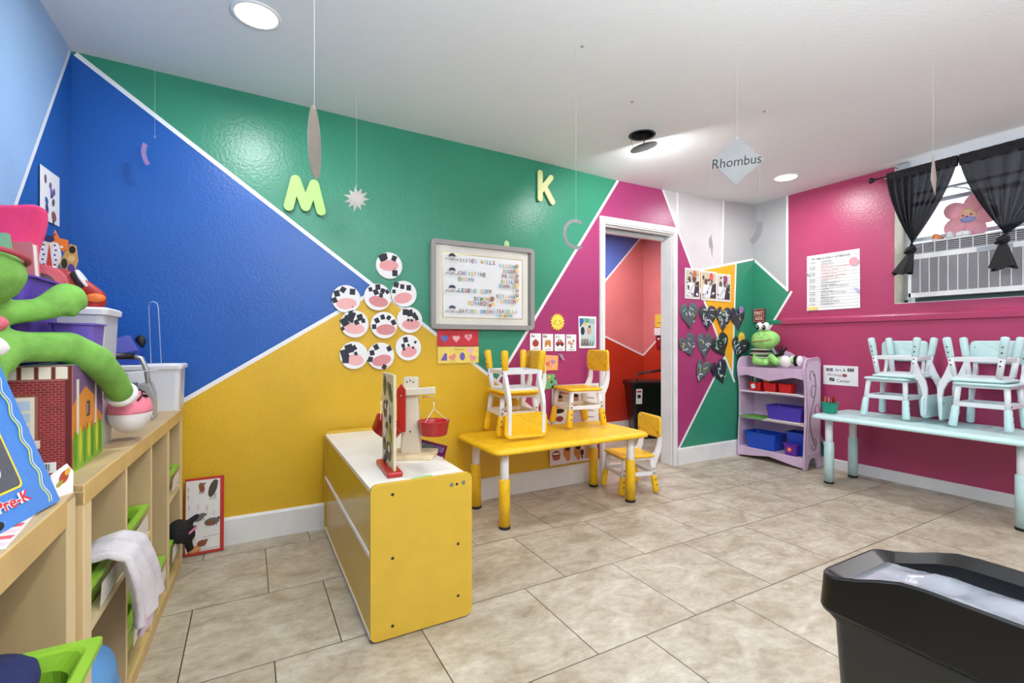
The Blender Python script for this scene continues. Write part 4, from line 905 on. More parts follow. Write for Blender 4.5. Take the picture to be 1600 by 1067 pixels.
f.disc(w-.045, h-.10, .036, K('sticker_pink', (232, 150, 160)), .034); f.quad(.012, .008, .10, .032, K('strip_yellow', (236, 214, 120))); f.poly([(0, h*.66), (.03, h*.63), (.036, h*.60), (0, h*.72)], K('curl_grey', (150, 150, 154))); f.poly([(w-.05, h*.36), (w-.004, h*.33), (w-.004, h*.24)], K('corner_blue', (180, 186, 220)))
tag(f.build('poster'), 'tall white daily schedule sheet on the magenta wall above the ledge', 'poster')
f = flatX(1286.5, 600, .003); w, h = .275, .168; f.rect(w, h, PAPER, .0012)
f.text('Art &', .095, h-.050, .026, INK, w=.085); f.text('Writing', .030, h-.098, .028, INK, w=.115); f.text('Center', .110, h-.142, .026, INK, w=.105)
mp_ = K('print_multi', (180, 130, 110)); 
for k in range(6): f.quad(.022+.010*k, h-.052, .030+.010*k, h-.024, [mp_, INK, K('print_blue', (90, 110, 170))][k % 3])
for k in range(5): f.quad(.195+.010*k, h-.048, .203+.010*k, h-.020, [INK, K('print_grey2', (120, 120, 124))][k % 2])
f.disc(.172, h-.082, .020, K('palette_brown', (150, 80, 60)), .014); f.quad(.052, h-.135, .092, h-.108, INK); f.line((.06, h-.128), (.085, h-.116), .004, PAPER)
tag(f.build('sign'), 'white handwritten Art and Writing Center sign on the magenta wall', 'sign')
# ---- left wall paper
def fl_left(x, y): p = onX(x, y, WXL+.004); return p
pa = fl_left(62, 340); pb = fl_left(92, 354); pc = fl_left(92, 278); pd = fl_left(62, 256)
L0 = pb.y-pa.y; f = Flat((WXL+.006, pa.y, pa.z), (0, 1, 0), (0, 0, 1)); f.base([(0, 0), (L0, pb.z-pa.z), (L0, pc.z-pa.z), (0, pd.z-pa.z)], PAPER); f.n = Vector((1, 0, 0))
Hh = pd.z-pa.z
f = Flat((WXL+.0045, pa.y+L0, pa.z), (0, -1, 0), (0, 0, 1)); f.n = Vector((1, 0, 0)); f.base([(0, pb.z-pa.z), (L0, 0), (L0, Hh), (0, pc.z-pa.z)], PAPER)
C = bpy.context.scene.collection
for k, (a_, b_, r_, c_) in enumerate([(.75, .80, .03, (110, 90, 100)), (.5, .74, .028, (120, 90, 150)), (.42, .62, .035, (110, 110, 190)), (.3, .67, .025, (90, 80, 120)), (.45, .55, .02, (60, 60, 90)), (.70, .40, .03, (60, 100, 170)), (.68, .25, .035, (50, 70, 110)), (.35, .45, .03, (90, 90, 96)), (.32, .18, .045, (150, 84, 84)), (.35, .05, .02, (60, 60, 70))]):
    f.disc(L0*a_, Hh*b_, L0*r_*2.2, K('sheet_ink_%d' % k, c_), L0*r_*3, n=8, ang=k)
tag(f.build('paper_sheet'), 'curling white activity sheet taped on the blue left wall', 'paper')

# ---- framed animal chart leaning at the left
t0 = Vector((-.285, 2.935, .004)); up = Vector((0, .12, 1)).normalized(); f = Flat(t0, (1, 0, 0), up)
w, h = .172, .385; f.rect(w, h, K('chart_red', (178, 38, 30), .35), .008); f.quad(.004, .014, w-.018, h-.012, K('chart_paper', (222, 218, 214)))
an = [K('animal_dark', (66, 58, 50)), K('animal_brown', (130, 70, 44)), K('animal_grey', (96, 92, 90))]
for k, (a_, b_, rx_, ry_, c_, g) in enumerate([(.122, .325, .018, .046, 0, -.3), (.072, .335, .013, .026, 1, .2), (.118, .155, .034, .020, 2, .1), (.112, .150, .018, .010, 1, .1), (.065, .185, .028, .014, 2, .7), (.075, .055, .022, .016, 1, .2), (.032, .12, .014, .034, 0, .2)]):
    f.disc(a_, b_, rx_, an[c_], ry_, 14, ang=g)
    for q in range(4): f.line((a_+rx_*(-.6+.4*q), b_-ry_*.6), (a_+rx_*(-.8+.5*q), b_-ry_*1.25), .0025, an[c_])
    f.disc(a_+rx_*.9, b_+ry_*.7, min(rx_, ry_)*.45, an[c_], n=8)
for a_, b_ in ((.012, .34), (.012, .30), (.016, .25), (.055, .25), (.095, .24), (.125, .21)):
    for q in range(6): f.line((a_, b_-.004*q-.0), (a_+.006-.002*(q % 2), b_-.004*q), .0016, an[q % 3])
f.line((.06, .022), (.15, .026), .002, an[0]); f.line((.08, .085), (.15, .088), .002, an[2])
tag(f.build('animal_chart'), 'red-edged chart of animals standing on the floor against the yellow wall', 'chart')

# ---- things seen in the hall
p = onX(1027, 505, HXR-.004); f = Flat((HXR-.002, p.y+.03, p.z-.05), (0, -1, 0), (0, 0, 1)); f.rect(.14, .16, K('tag_yellow', (232, 200, 70)), .01); f.quad(.03, .05, .11, .056, INK); tag(f.build('notice_card'), 'yellow card hung on the hall wall seen through the doorway', 'card')
m = MB(); m.box((HXR-.06, p.y-.10, p.z-.155), (HXR-.002, p.y+.0, p.z-.062), PLWHITE); tag(m.build('dispenser', bevel=.006), 'white dispenser under the yellow card in the hall', 'dispenser')
m = MB(); m.box((HXR-.03, p.y-.10, p.z-.30), (HXR-.002, p.y-.0, p.z-.165), K('pull_red', (150, 20, 24), .4)); m.prism([(p.y-.08, p.z-.185), (p.y-.02, p.z-.185), (p.y-.05, p.z-.215)], 0, HXR-.034, HXR-.029, PLWHITE); tag(m.build('alarm_box', bevel=.004), 'dark red box on the hall wall below the white dispenser', 'alarm')
hc = thing('waste_bin', 'black swing-handled bin with a white label standing in the hall', 'bin', (4.02, 4.08, 0), math.radians(-25))
m = MB(); rs = [[(x, y, z+(-.045 if (x > -.12 and x < .05 and z > .5) else 0)) for x, y in rrect(-a, -b, a, b, .03, 4)] for z, a, b in ((.0, .155, .12), (.02, .16, .125), (.60, .215, .16), (.63, .225, .165))]
m.rings(rs, BLKPL, smooth=False); m.build('body', hc)
m = MB(); m.rings([[(x, y, z) for x, y in rrect(-a, -b, a, b, .03, 4)] for z, a, b in ((.60, .228, .17), (.640, .228, .17), (.655, .20, .15), (.66, .1, .08))], BLKPL, smooth=False); m.build('lid', hc)
m = MB(); m.tube([(-.16, -.168, .62), (-.15, -.16, .74), (.14, -.16, .78), (.20, -.165, .64)], .014, BLKPL, 8, sx=.6); m.build('handle', hc)
f = Flat((-.17, -.158, .40), (1, 0, 0), (0, -.08, 1)); f.rect(.07, .17, PAPER, .002); f.disc(.035, .085, .022, INK); f.quad(.01, .13, .06, .15, K('label_red', (190, 60, 50))); f.build('label', hc)
# ================================================================== WINDOW DRESSING, AIR CONDITIONER
AX, AY0, AY1, AZ0, AZ1 = 4.40, .98, 1.725, 1.432, 1.842
ac_ = thing('air_conditioner', 'white window air conditioner filling the lower window behind the tied curtains', 'air conditioner', (AX, (AY0+AY1)/2, AZ0))
hw = (AY1-AY0)/2; ht = AZ1-AZ0; ACW = M('ac_white', (226, 228, 230), .4); ACD = M('ac_dark', (70, 72, 78), .6)
m = MB(); m.box((.028, -hw+.004, .004), (.30, hw-.004, ht-.004), ACW); m.box((.010, -hw+.02, .03), (.03, hw-.02, ht-.015), ACD); m.build('body', ac_)
m = MB()
for z0, z1 in ((0, .036), (.285, .325), (ht-.012, ht)): m.box((0, -hw, z0), (.03, hw, z1), ACW)
for y0, y1 in ((-hw, -hw+.02), (hw-.02, hw)): m.box((0, y0, 0), (.03, y1, ht), ACW)
m.build('front_frame', ac_, bevel=.003)
m = MB(); sl_ = M('ac_slat', (186, 184, 190), .5)
for k in range(30): z = .040+k*.0082; m.box((.004, -hw+.02, z), (.014, hw-.02, z+.0036), sl_)
for k in range(1, 13): y = -hw+.02+(2*hw-.04)*k/13; m.box((.001, y-.0022, .036), (.014, y+.0022, .285), ACW)
m.build('intake_grille', ac_)
m = MB()
for k in range(5): z = .330+k*.0135; m.box((.003, -hw+.02, z), (.022, hw-.02, z+.005), sl_)
for k in range(1, 10): y = -hw+.02+(2*hw-.04)*k/10; m.box((.001, y-.0022, .325), (.022, y+.0022, ht-.012), ACW)
m.build('air_vent', ac_)
m = MB(); m.box((-.002, -.20, .288), (.001, -.02, .318), M('ac_badge', (168, 172, 184), .4)); m.build('control_strip', ac_)
m = MB(); m.box((FX-.06, AY1+.001, WIN_Z0+.007), (FX-.045, WIN_Y1-.052, AZ1), M('side_panel_white', (206, 214, 214), .5))
for k in range(4): m.box((FX-.066, AY1+.006+k*.012, WIN_Z0+.008), (FX-.045, AY1+.011+k*.012, AZ1), ACW)
m.build('accordion_panel').parent = wfo
m = MB(); m.box((WXR+.03, WIN_Y0, WIN_Z0+.0065), (WXR+.10, AY1-.02, AZ0-.002), K('sill_block_green', (70, 96, 90))); m.build('support_board').parent = wfo

# curtain rod
RX, RZ = 4.335, 2.378
t = thing('curtain_rod', 'thin dark curtain rod with a knob end above the window', 'curtain rod', (RX, 1.3, RZ)); IRON = M('dark_iron', (22, 20, 26), .4, metal=.3)
m = MB(); m.tube([(0, .60, 0), (0, -.75, 0)], .006, IRON, 10); m.build('rod', t)
m = MB(); m.lathe((0, 0, 0), [(.006, 0), (.009, .006), (.007, .012), (.018, .026), (.024, .045), (.017, .052), (.004, .055)], IRON, 14, T=Matrix.Translation((0, .60, 0)) @ Matrix.Rotation(-PI/2, 4, 'X')); m.build('finial', t)
m = MB()
for y in (.555, -.60): m.box((-.004, y-.006, -.004), (WXR-RX-.001, y+.006, .004), PLWHITE); m.box((WXR-RX-.006, y-.012, -.02), (WXR-RX-.001, y+.012, .02), PLWHITE)
m.build('bracket', t)
SHEER = bpy.data.materials.new('sheer_black'); SHEER.use_nodes = True; nt = SHEER.node_tree; B = nt.nodes['Principled BSDF']; B.inputs['Base Color'].default_value = col((15, 15, 30)); B.inputs['Roughness'].default_value = .6
B.inputs['Alpha'].default_value = .983
SOLIDBK = M('curtain_hem_black', (13, 12, 17), .7)
def curtain(ya, yb, yk, zk, zt_, label, seed, tailz, sway=0):
    """ya..yb top span, gathered at knot (yk, zk)"""
    t = thing('curtain', label, 'curtain', (RX, (ya+yb)/2, RZ)); oy = (ya+yb)/2; NU, NV = 60, 26; V = []; F = []; top = RZ+.022
    for j in range(NV+1):
        v = j/NV; z = top+(zk-top)*v; e = v**1.5
        for i in range(NU+1):
            u = i/NU; y = (ya+(yb-ya)*u)*(1-e)+(yk+(u-.5)*.045)*e
            am = .010+.012*v*(1-v)*2; x = -.004-am*math.sin(u*2*PI*8.5+seed+v*1.2)-.012*e*math.sin(u*PI)*1.5-.05*v*(1-v)
            if v < .06: x = -.009-.003*math.sin(u*2*PI*14)
            V.append((x-.0, y-oy, z-RZ))
    n = NU+1
    for j in range(NV):
        for i in range(NU): F.append((j*n+i, j*n+i+1, (j+1)*n+i+1, (j+1)*n+i))
    m = MB(); m.add(V, F, SHEER, True); m.build('drape', t)
    m = MB(); ps = []; P = []                              # rod pocket, doubled cloth
    for i in range(NU+1):
        u = i/NU; y = ya+(yb-ya)*u-oy; P.append(y)
    Vv = []; Ff = []
    for i, y in enumerate(P):
        for k in range(10): a = 2*PI*k/10; Vv.append(((.012+.003*math.sin(i*1.7))*math.cos(a)+.0, y, (.022 if math.sin(a) > 0 else .055)*math.sin(a)*(1+.06*math.sin(i*1.3+seed))))
    for i in range(NU):
        for k in range(10): Ff.append((i*10+k, i*10+(k+1) % 10, (i+1)*10+(k+1) % 10, (i+1)*10+k))
    m.add(Vv, Ff, SOLIDBK, True); m.build('heading', t)
    m = MB(); m.ell((-.018, yk-oy, zk-RZ-.012), (.030, .034, .030), SOLIDBK); 
    m.tube([(-.03, yk-oy-.03, zk-RZ+.005), (-.052, yk-oy, zk-RZ-.012), (-.03, yk-oy+.03, zk-RZ-.03)], .012, SOLIDBK, 8); m.build('knot', t)
    V = []; F = []; n = 29
    for j in range(9):
        v = j/8; z = zk-.03-(zk-.03-tailz)*v; w_ = .018+.045*v**.8
        for k in range(n-1):
            a = 2*PI*k/(n-1); rr_ = 1+.22*math.sin(6*a+seed)*v; V.append((-.018+.45*w_*rr_*math.cos(a)-.0, yk-oy+sway*v+w_*rr_*math.sin(a), z-RZ+.012*v*math.sin(3*a+seed)))
    q = n-1
    for j in range(8):
        for k in range(q): F.append((j*q+k, j*q+(k+1) % q, (j+1)*q+(k+1) % q, (j+1)*q+k))
    m = MB(); m.add(V, F, SOLIDBK, True); m.build('tail', t)
    return t
kl = onX(1423, 388, RX-.02); kr = onX(1567, 372, RX-.02); y_m = onX(1498, 255, RX).y; y_l = onX(1386, 280, RX).y
curtain(y_l, y_m+.004, kl.y, kl.z, 0, 'left sheer black curtain tied in a knot over the air conditioner', 1.0, onX(1410, 428, RX).z, sway=.055)
curtain(y_m-.004, .62, kr.y, kr.z, 0, 'right sheer black curtain tied in a knot over the air conditioner', 2.2, onX(1567, 420, RX).z)
# cord hanging from the window to the right of the gap
m = MB(); m.tube([(WXR+.10, 1.50, 2.235), (WXR+.06, 1.42, 2.20), (WXR+.04, 1.34, 2.13), (WXR+.03, 1.26, 2.05)], .004, M('cable_grey', (90, 94, 104), .5), 6); tag(m.build('cable'), 'dark cable slanting across the window gap between the curtains', 'cable')

# things on top of the air conditioner
PKP = M('plush_pink', (242, 172, 184), .9, var=.04, vs=12, bump=.3, bs=120)
c0 = onX(1515, 343, 4.47); t = thing('plush_flower', 'round pink flower cushion with a smiling face on the air conditioner', 'cushion', (4.50, c0.y+.01, AZ1))
cz_ = .148; R = Matrix.Rotation(math.radians(18), 4, 'X')
m = MB(); 
for k in range(5):
    a = math.radians(90+72*k+18); m.ell((0, .092*math.cos(a), cz_+.092*math.sin(a)), (.030, .074, .062), PKP, T=Matrix.Rotation(a, 4, 'X'))
m.ell((0, 0, cz_), (.034, .075, .07), PKP); m.build('petals', t)
m = MB(); m.ell((-.022, .0, cz_+.004), (.022, .050, .046), M('plush_peach', (244, 190, 170), .9)); fc = m.build('face', t)
m = MB(); m.ell((-.026, .0, cz_-.020), (.022, .043, .024), M('plush_periwinkle', (150, 160, 214), .9)); m.build('bib', t)
m = MB(); m.ell((-.024, .0, cz_+.036), (.020, .030, .014), M('plush_cream', (242, 220, 150), .9)); m.build('forehead_patch', t)
for s_ in (-1, 1): m = MB(); m.ell((-.044, s_*.022, cz_+.006), (.004, .0055, .0055), BLACK); m.build('eye', fc)
m = MB(); m.ell((-.045, 0, cz_-.004), (.005, .010, .006), M('plush_mauve', (196, 90, 110), .8)); m.build('mouth', fc)
def shoe(name, lb, y, c_, x=4.445, rz=0, s=1.0):
    t = thing(name, lb, 'toy', (x, y, AZ1), rz); m = MB(); m.ell((0, 0, .018*s), (.025*s, .045*s, .018*s), c_); m.ell((0, .022*s, .030*s), (.020*s, .022*s, .020*s), c_); m.build('body', t)
    m = MB(); m.ell((0, 0, .006*s), (.027*s, .048*s, .007*s), PLWHITE); m.build('sole', t); return t
shoe('doll_shoe', 'orange doll shoe at the left end of the air conditioner top', onX(1466, 366, 4.445).y, M('shoe_orange', (226, 140, 90), .5), rz=1.2)
shoe('doll_shoe', 'white doll shoe lying beside the pink flower cushion', onX(1486, 362, 4.43).y, M('shoe_white', (224, 224, 226), .5), x=4.43, rz=1.5)
m = MB(); p = onX(1500, 356, 4.42); m.ell((4.42, p.y, AZ1+.020), (.022, .026, .020), PLWHITE); m.ell((4.425, p.y-.036, AZ1+.021), (.022, .022, .021), PLWHITE); m.ell((4.415, p.y-.012, AZ1+.030), (.012, .02, .012), PLWHITE); tag(m.build('pom_pom_toy'), 'small white round toy in front of the pink flower cushion', 'toy')

# sensor and junk at the top corner of the window
m = MB(); p = onX(1412, 250, 4.40); m.box((4.39, p.y-.035, 2.405), (4.435, p.y+.035, 2.462), M('bracket_grey', (180, 184, 188), .4)); m.box((4.40, p.y-.02, 2.38), (4.43, p.y+.03, 2.406), M('bracket_beige', (216, 196, 170), .5)); tag(m.build('sensor_box', bevel=.005), 'small grey and beige box under the ceiling at the curtain corner', 'sensor')

# ================================================================== HANGING PAPER SHAPES
FOIL = M('silver_card', (168, 158, 150), .35, var=.06, vs=14, metal=.15); FOIL2 = M('grey_card', (138, 136, 137), .45, var=.03, vs=10)
STR = M('nylon_string', (225, 230, 228), .4); 
def hang(name, lb, cat, top, z, build, yaw):
    """top = (x, y) on the ceiling; build(mb, M) draws in the local XZ plane, origin at the hole"""
    zc = ceilz(*top); t = thing(name, lb, cat, (top[0], top[1], zc)); T = Matrix.Translation((0, 0, z-zc)) @ Matrix.Rotation(yaw, 4, 'Z')
    m = MB(); build(m, T); m.build('card', t)
    m = MB(); m.tube([(0, 0, 0), (0, 0, z-zc+.004)], .0010 if name == 'paper_ellipse' else .00045, STR, 5); m.lathe((0, 0, 0), [(.004, -.001), (.006, -.0003), (.0005, .001)], STR, 8); m.build('string', t)
    m = MB(); m.tube([T @ Vector((.004*math.cos(a*PI/5), -.001, .0+.006*math.sin(a*PI/5))) for a in range(10)], .0006, STR, 5, closed=True); m.build('loop', t)
    return t
def topd(x, d): p = atd(x, 533.5, d); return (p.x, p.y)
FACE = -YAW                                     # turned to face down the room
p = topd(491, 1.55)
def ellc(m, T):
    n = 24; c_ = (0.006, -.110); pts = [(c_[0]+.075*math.sin(2*PI*k/n)*(1-.12*math.cos(2*PI*k/n)), c_[1]+.118*math.cos(2*PI*k/n)) for k in range(n)]
    m.prism(pts, 1, -.0008, .0008, FOIL, T=T)
hang('paper_ellipse', 'silver paper oval seen almost edge-on, hanging on a long string at the left', 'hanging shape', p, 1.1+(533.5-168)*1.55/FPX, ellc, FACE+math.radians(97))
def rhb(m, T):
    w_, h_ = .122, .109; m.prism([(0, .006), (w_, -h_+.012), (-.006, -2*h_-.0), (-w_, -h_-.004)], 1, -.0008, .0008, FOIL2, T=T)
    V, F, tw, th = textmesh('Rhombus', 0); k = .042/th*1.0
    vs = []
    for x, y in V:
        X = (x-tw/2)*k*1.0-.004; Z = y*k; a = .13; X += Z*.22; vs.append(T @ Vector((X*math.cos(a)-Z*math.sin(a), -.0012, -h_-.020+X*math.sin(a)+Z*math.cos(a))))
    m.add(vs, F, INK)
hang('paper_rhombus', 'grey paper rhombus with the handwritten word Rhombus, hanging from the ceiling', 'hanging shape', topd(1152, 2.17), 1.1+(533.5-215)*2.17/FPX, rhb, FACE)
def starb(m, T):
    n = 11; P = []
    for k in range(2*n): a = PI/2+PI*k/n+.1; rr_ = .036 if k % 2 else .066+.006*math.sin(k*2.1); P.append((rr_*math.cos(a), -.066+rr_*math.sin(a)))
    m.prism(P, 1, -.0008, .0008, FOIL, T=T)
hang('paper_star', 'silver paper starburst hanging in front of the green wall', 'hanging shape', topd(557, 2.5), 1.1+(533.5-291)*2.5/FPX, starb, FACE)
def cres(m, T, R=.062, w_=.016, a0=60, a1=300, mat=FOIL2):
    A = [math.radians(a0+(a1-a0)*k/16) for k in range(17)]; o1 = [((R+w_/2)*math.cos(a), -R+(R+w_/2)*math.sin(a)) for a in A]; i1 = [((R-w_/2)*math.cos(a), -R+(R-w_/2)*math.sin(a)) for a in A]
    for k in range(16): m.prism([o1[k], o1[k+1], i1[k+1], i1[k]], 1, -.0008, .0008, mat, T=T)
hang('paper_crescent', 'grey paper C-shaped crescent hanging before the green and magenta paint line', 'hanging shape', topd(900, 2.2), 1.1+(533.5-345)*2.2/FPX, lambda m, T: cres(m, T), FACE+math.radians(25))
REDD = M('plum_card', (104, 74, 140), .5)
hang('paper_crescent', 'faint reddish curved shape hanging in front of the blue wall', 'hanging shape', topd(242, 2.35), 1.1+(533.5-214)*2.35/FPX, lambda m, T: cres(m, T @ Matrix.Translation((.06, 0, .02)), .105, .020, 158, 214, REDD), FACE+math.radians(50))
hang('paper_crescent', 'grey curved strip hanging before the grey corner of the right wall', 'hanging shape', topd(1187, 2.8), 1.1+(533.5-338)*2.8/FPX, lambda m, T: cres(m, T @ Matrix.Translation((-.13, 0, .08)), .13, .036, -52, 8, FOIL2), FACE)
def trib(m, T): m.prism([(-.022, -.03), (.0, 0), (.02, -.07), (.01, -.135), (-.004, -.07), (-.018, -.09)], 1, -.0008, .0008, M('pale_card', (190, 186, 186), .5), T=T)
hang('paper_shape', 'small pale angular shape hanging before the light grey wall', 'hanging shape', topd(1111, 2.8), 1.1+(533.5-366)*2.8/FPX, trib, FACE+.6)
def thin(m, T): m.prism([(-.008, -.01), (.004, 0), (.09, -.10), (.05, -.19), (-.06, -.14)], 1, -.0008, .0008, FOIL, T=T)
hang('paper_shape', 'silver shape seen edge-on, hanging in front of the left curtain', 'hanging shape', topd(1458, 2.2), 1.1+(533.5-238)*2.2/FPX, thin, FACE+math.radians(41))
m_specks = [(910, 72), (1194, 170), (988, 157)]
for (x, y), lb_ in zip(m_specks, ('grey ceiling fastening left of the hanging rhombus string', 'grey ceiling fastening right of the hanging rhombus', 'grey ceiling fastening just above the dropped lamp')):
    p = onZ(x, y, 2.455); z = ceilz(p.x, p.y); m = MB(); m.lathe((p.x, p.y, z), [(.007, -.0004), (.008, -.003), (.002, -.006)], M('tape_grey', (150, 148, 148), .5), 10); tag(m.build('ceiling_hook'), lb_, 'hook', 'ceiling fastenings')
# ================================================================== CUBBY SHELVES AT THE LEFT WALL
PLY = M('plywood', (192, 164, 122), .5, var=.06, vs=7, stretch=(1, 1, .25)); PLYE = M('plywood_edge', (206, 174, 116), .45, var=.04, vs=9); BIRCH = M('birch_edge', (226, 204, 160), .5)
t = thing('cubby_shelf', 'long light wood cubby unit with green trays reaching to the yellow wall', 'shelf', (-.335, 1.452, 0), -math.radians(2.0)); SA = t
DPT = .385; HT = .768; div = [(0, .052), (.366, .380), (.705, .722), (1.022, 1.060), (1.345, 1.400)]
m = MB(); m.box((-DPT, -.0, HT-.018), (-.0, 1.404, HT), PLY); m.build('top_board', t, bevel=.002)
m = MB(); m.box((-.020, .0, HT-.050), (.002, 1.404, HT-.0005), PLYE); m.build('front_rail', t, bevel=.002)
for k, (a, b) in enumerate(div):
    m = MB(); m.box((-DPT, a, 0 if k in (0, 4) else .045), (-.001, b, HT-.0185), PLY); m.box((-.0012, a, 0 if k in (0, 4) else .045), (.0008, b, HT-.051), BIRCH); m.build('end_panel' if k in (0, 4) else 'divider', t)
m = MB(); m.box((-DPT, .052, .02), (-.0205, 1.345, .045), PLY); m.box((-.02, .052, 0), (0, 1.345, .045), PLYE); m.build('bottom_board', t)
m = MB(); m.box((-DPT, .052, .045), (-DPT+.008, 1.345, HT-.02), PLY); m.build('back_panel', t)
for a, b in ((.052, .366), (.380, .705), (1.060, 1.345)):
    m = MB(); m.box((-.030, a, .392), (-.002, b, .412), BIRCH); m.build('shelf_rail', t, bevel=.002)
    m = MB(); m.box((-DPT+.01, a, .392), (-.032, b, .400), PLY); m.build('shelf_board', t)
t2 = thing('cubby_shelf', 'light wood cubby unit nearest the camera at the left edge', 'shelf', (-.349, .35, 0)); D2 = .385; L2 = 1.098; H2 = .755
m = MB(); m.box((-D2, 0, H2-.018), (0, L2, H2), PLY); m.build('top_board', t2, bevel=.002)
m = MB(); m.box((-.020, 0, H2-.062), (.002, L2-.062, H2-.0005), PLYE); m.build('front_rail', t2, bevel=.002)
for k, (a, b) in enumerate(((0, .03), (.50, .52), (L2-.060, L2))):
    m = MB(); m.box((-D2, a, 0 if k != 1 else .045), (-.001, b, H2-.0185), PLY); m.box((-.0012, a, .0), (.0008, b, H2-.012 if k == 2 else H2-.062), BIRCH); m.build('divider' if k == 1 else 'end_panel', t2)
m = MB(); m.box((-D2, .03, .02), (-.0205, L2-.06, .045), PLY); m.box((-.02, .03, 0), (0, L2-.06, .045), PLYE); m.build('bottom_board', t2)
m = MB(); m.box((-D2, .03, .045), (-D2+.008, L2-.06, H2-.02), PLY); m.build('back_panel', t2)

LIMEP = M('lime_plastic', (140, 190, 52), .35)
def tray(label, ctr, wy, dx, h, rz, group='lime green trays'):
    """ctr = middle of the front edge at the rim; wy across, dx deep"""
    m = MB(); a, b = dx/2, wy/2; rs = []
    def R(k, z, g, r): return [(x-a, y, z-h) for x, y in rrect(-a*k-g, -b*k-g, a*k+g, b*k+g, r, 5)]
    rs = [R(.78, 0, 0, .03), R(.82, .006, 0, .04), R(.93, h-.012, 0, .035), R(1, h-.012, 0, .012), R(1, h, 0, .012), R(1, h, -.018, .03), R(.98, h-.004, -.020, .035), R(.90, h-.03, -.018, .05), R(.82, .010, -.004, .04), R(.3, .009, 0, .02)]
    m.rings(rs, LIMEP, smooth=False); o = m.build('tray'); o.location = ctr; o.rotation_euler = (0, 0, rz); return tag(o, label, 'tray', group)
def A(x, y, z): v = SA.matrix_basis @ Vector((x, y, z)) if False else Matrix.Translation(SA.location) @ Matrix.Rotation(-math.radians(2), 4, 'Z') @ Vector((x, y, z)); return v
rz_ = -math.radians(2)
TR = [(.052, .366, .505, .098, 'green tray in the first upper compartment, with the grey blanket hanging over it'), (.380, .705, .512, .100, 'green tray with a torn paper label in the second upper compartment'), (1.060, 1.345, .512, .100, 'green tray in the last upper compartment next to the yellow wall'),
      (.380, .705, .215, .150, 'green tray low in the second compartment below the blanket'), (.722, 1.022, .200, .145, 'green tray low in the third compartment'), (1.060, 1.345, .205, .145, 'green tray low in the last compartment under the black puppet')]
for k, (a, b, z, h, lb) in enumerate(TR):
    o = tray(lb, A(-.002, (a+b)/2, z), b-a-.012, .34, h, rz_)
    w_ = (b-a)*.62; f = Flat((.0045, -w_/2, -.078), (0, 1, 0), (.02, 0, 1)); f.n = Vector((1, 0, 0)); f.base([(0, 0), (w_, .004), (w_-.01, .060), (.01, .056)], M('label_paper', (226, 220, 212), .6), .001); f.build('label', o)
# blanket over the first tray
BLK = M('fleece_grey', (206, 200, 204), .95, var=.05, vs=14, bump=.7, bs=160)
def cloth(name, label, path, ya, yb, mat, thick=.012, folds=3, amp=.012, widen=(1, 1), cat='cloth', seed=0, T=None):
    NU, NV = 22, len(path)-1; V = []; F = []
    # resample path
    P = [Vector(p) for p in path]; S = []
    for k in range(len(P)-1):
        for q in range(5): S.append(P[k].lerp(P[k+1], q/5))
    S.append(P[-1]); n = NU+1
    for j, p in enumerate(S):
        v = j/(len(S)-1); wd = widen[0]+(widen[1]-widen[0])*v
        for i in range(n):
            u = i/NU-.5; f_ = amp*math.sin(u*2*PI*folds+seed+v*2.2)*(.35+v); V.append((p.x+f_, p.y+(ya+yb)/2+u*(yb-ya)*wd, p.z+f_*.4-abs(u)*.02*v))
    for j in range(len(S)-1):
        for i in range(NU): F.append((j*n+i, j*n+i+1, (j+1)*n+i+1, (j+1)*n+i))
    m = MB(); m.add(V, F, mat, True); o = m.build(name, solid=thick, sub=1); return tag(o, label, cat)
bx = -.325
cloth('fleece_blanket', 'pale grey fleece blanket spilling over the front of the first green tray', [(bx-.22, -.03, .47), (bx-.12, -.03, .50), (bx-.04, -.01, .548), (bx+.005, 0, .556), (bx+.045, .012, .535), (bx+.062, .02, .48), (bx+.070, .04, .43), (bx+.074, .065, .37), (bx+.076, .075, .335)], 1.57, 1.72, BLK, .020, 2.0, .012, (.9, 1.45), 'blanket', 1)
cloth('sock', 'pinkish cuff of cloth under the hem of the grey fleece blanket', [(bx+.066, .08, .352), (bx+.074, .082, .318), (bx+.070, .082, .296)], 1.56, 1.745, M('cuff_pink', (200, 176, 186), .95, bump=.5, bs=140), .016, 2, .006, (1, .9), 'cloth', 2)

# ---- soft things: overlapping lumps fused into one skin
def blob(name, parent, parts, mat, vox=.008, smooth=6, sub=0):
    """parts: ('e', centre, radii[, matrix]) or ('c', [points], [radii])"""
    m = MB()
    for p in parts:
        if p[0] == 'e': m.ell(p[1], p[2], mat, T=p[3] if len(p) > 3 else None, n=18, m=10)
        else:
            pts, rd = [Vector(q) for q in p[1]], p[2]
            for a, b, ra, rb in zip(pts, pts[1:], rd, rd[1:]):
                n = max(2, int((b-a).length/(min(ra, rb)*.35)))
                for k in range(n+1):
                    t_ = k/n; r = ra+(rb-ra)*t_; m.ell(a.lerp(b, t_), (r, r, r), mat, n=12, m=7)
    o = m.build(name, parent)
    d = o.modifiers.new('fuse', 'REMESH'); d.mode = 'VOXEL'; d.voxel_size = vox; d.use_smooth_shade = True
    d = o.modifiers.new('soft', 'SMOOTH'); d.factor = .5; d.iterations = smooth
    return o
BLF = M('blue_fabric', (96, 150, 205), .9, bump=.6, bs=60); NVF = M('navy_fabric', (28, 36, 84), .9, bump=.6, bs=70); BKF = M('black_fabric', (20, 19, 22), .9, bump=.6, bs=80)
q = A(-.10, .21, .14); o = blob('fabric_bundle', None, [('e', q, (.11, .13, .09)), ('e', q+Vector((.065, -.01, .05)), (.05, .09, .09)), ('e', q+Vector((.075, .03, -.02)), (.04, .08, .07))], BLF, .009); tag(o, 'crumpled light blue cloth filling the lower first compartment', 'cloth')
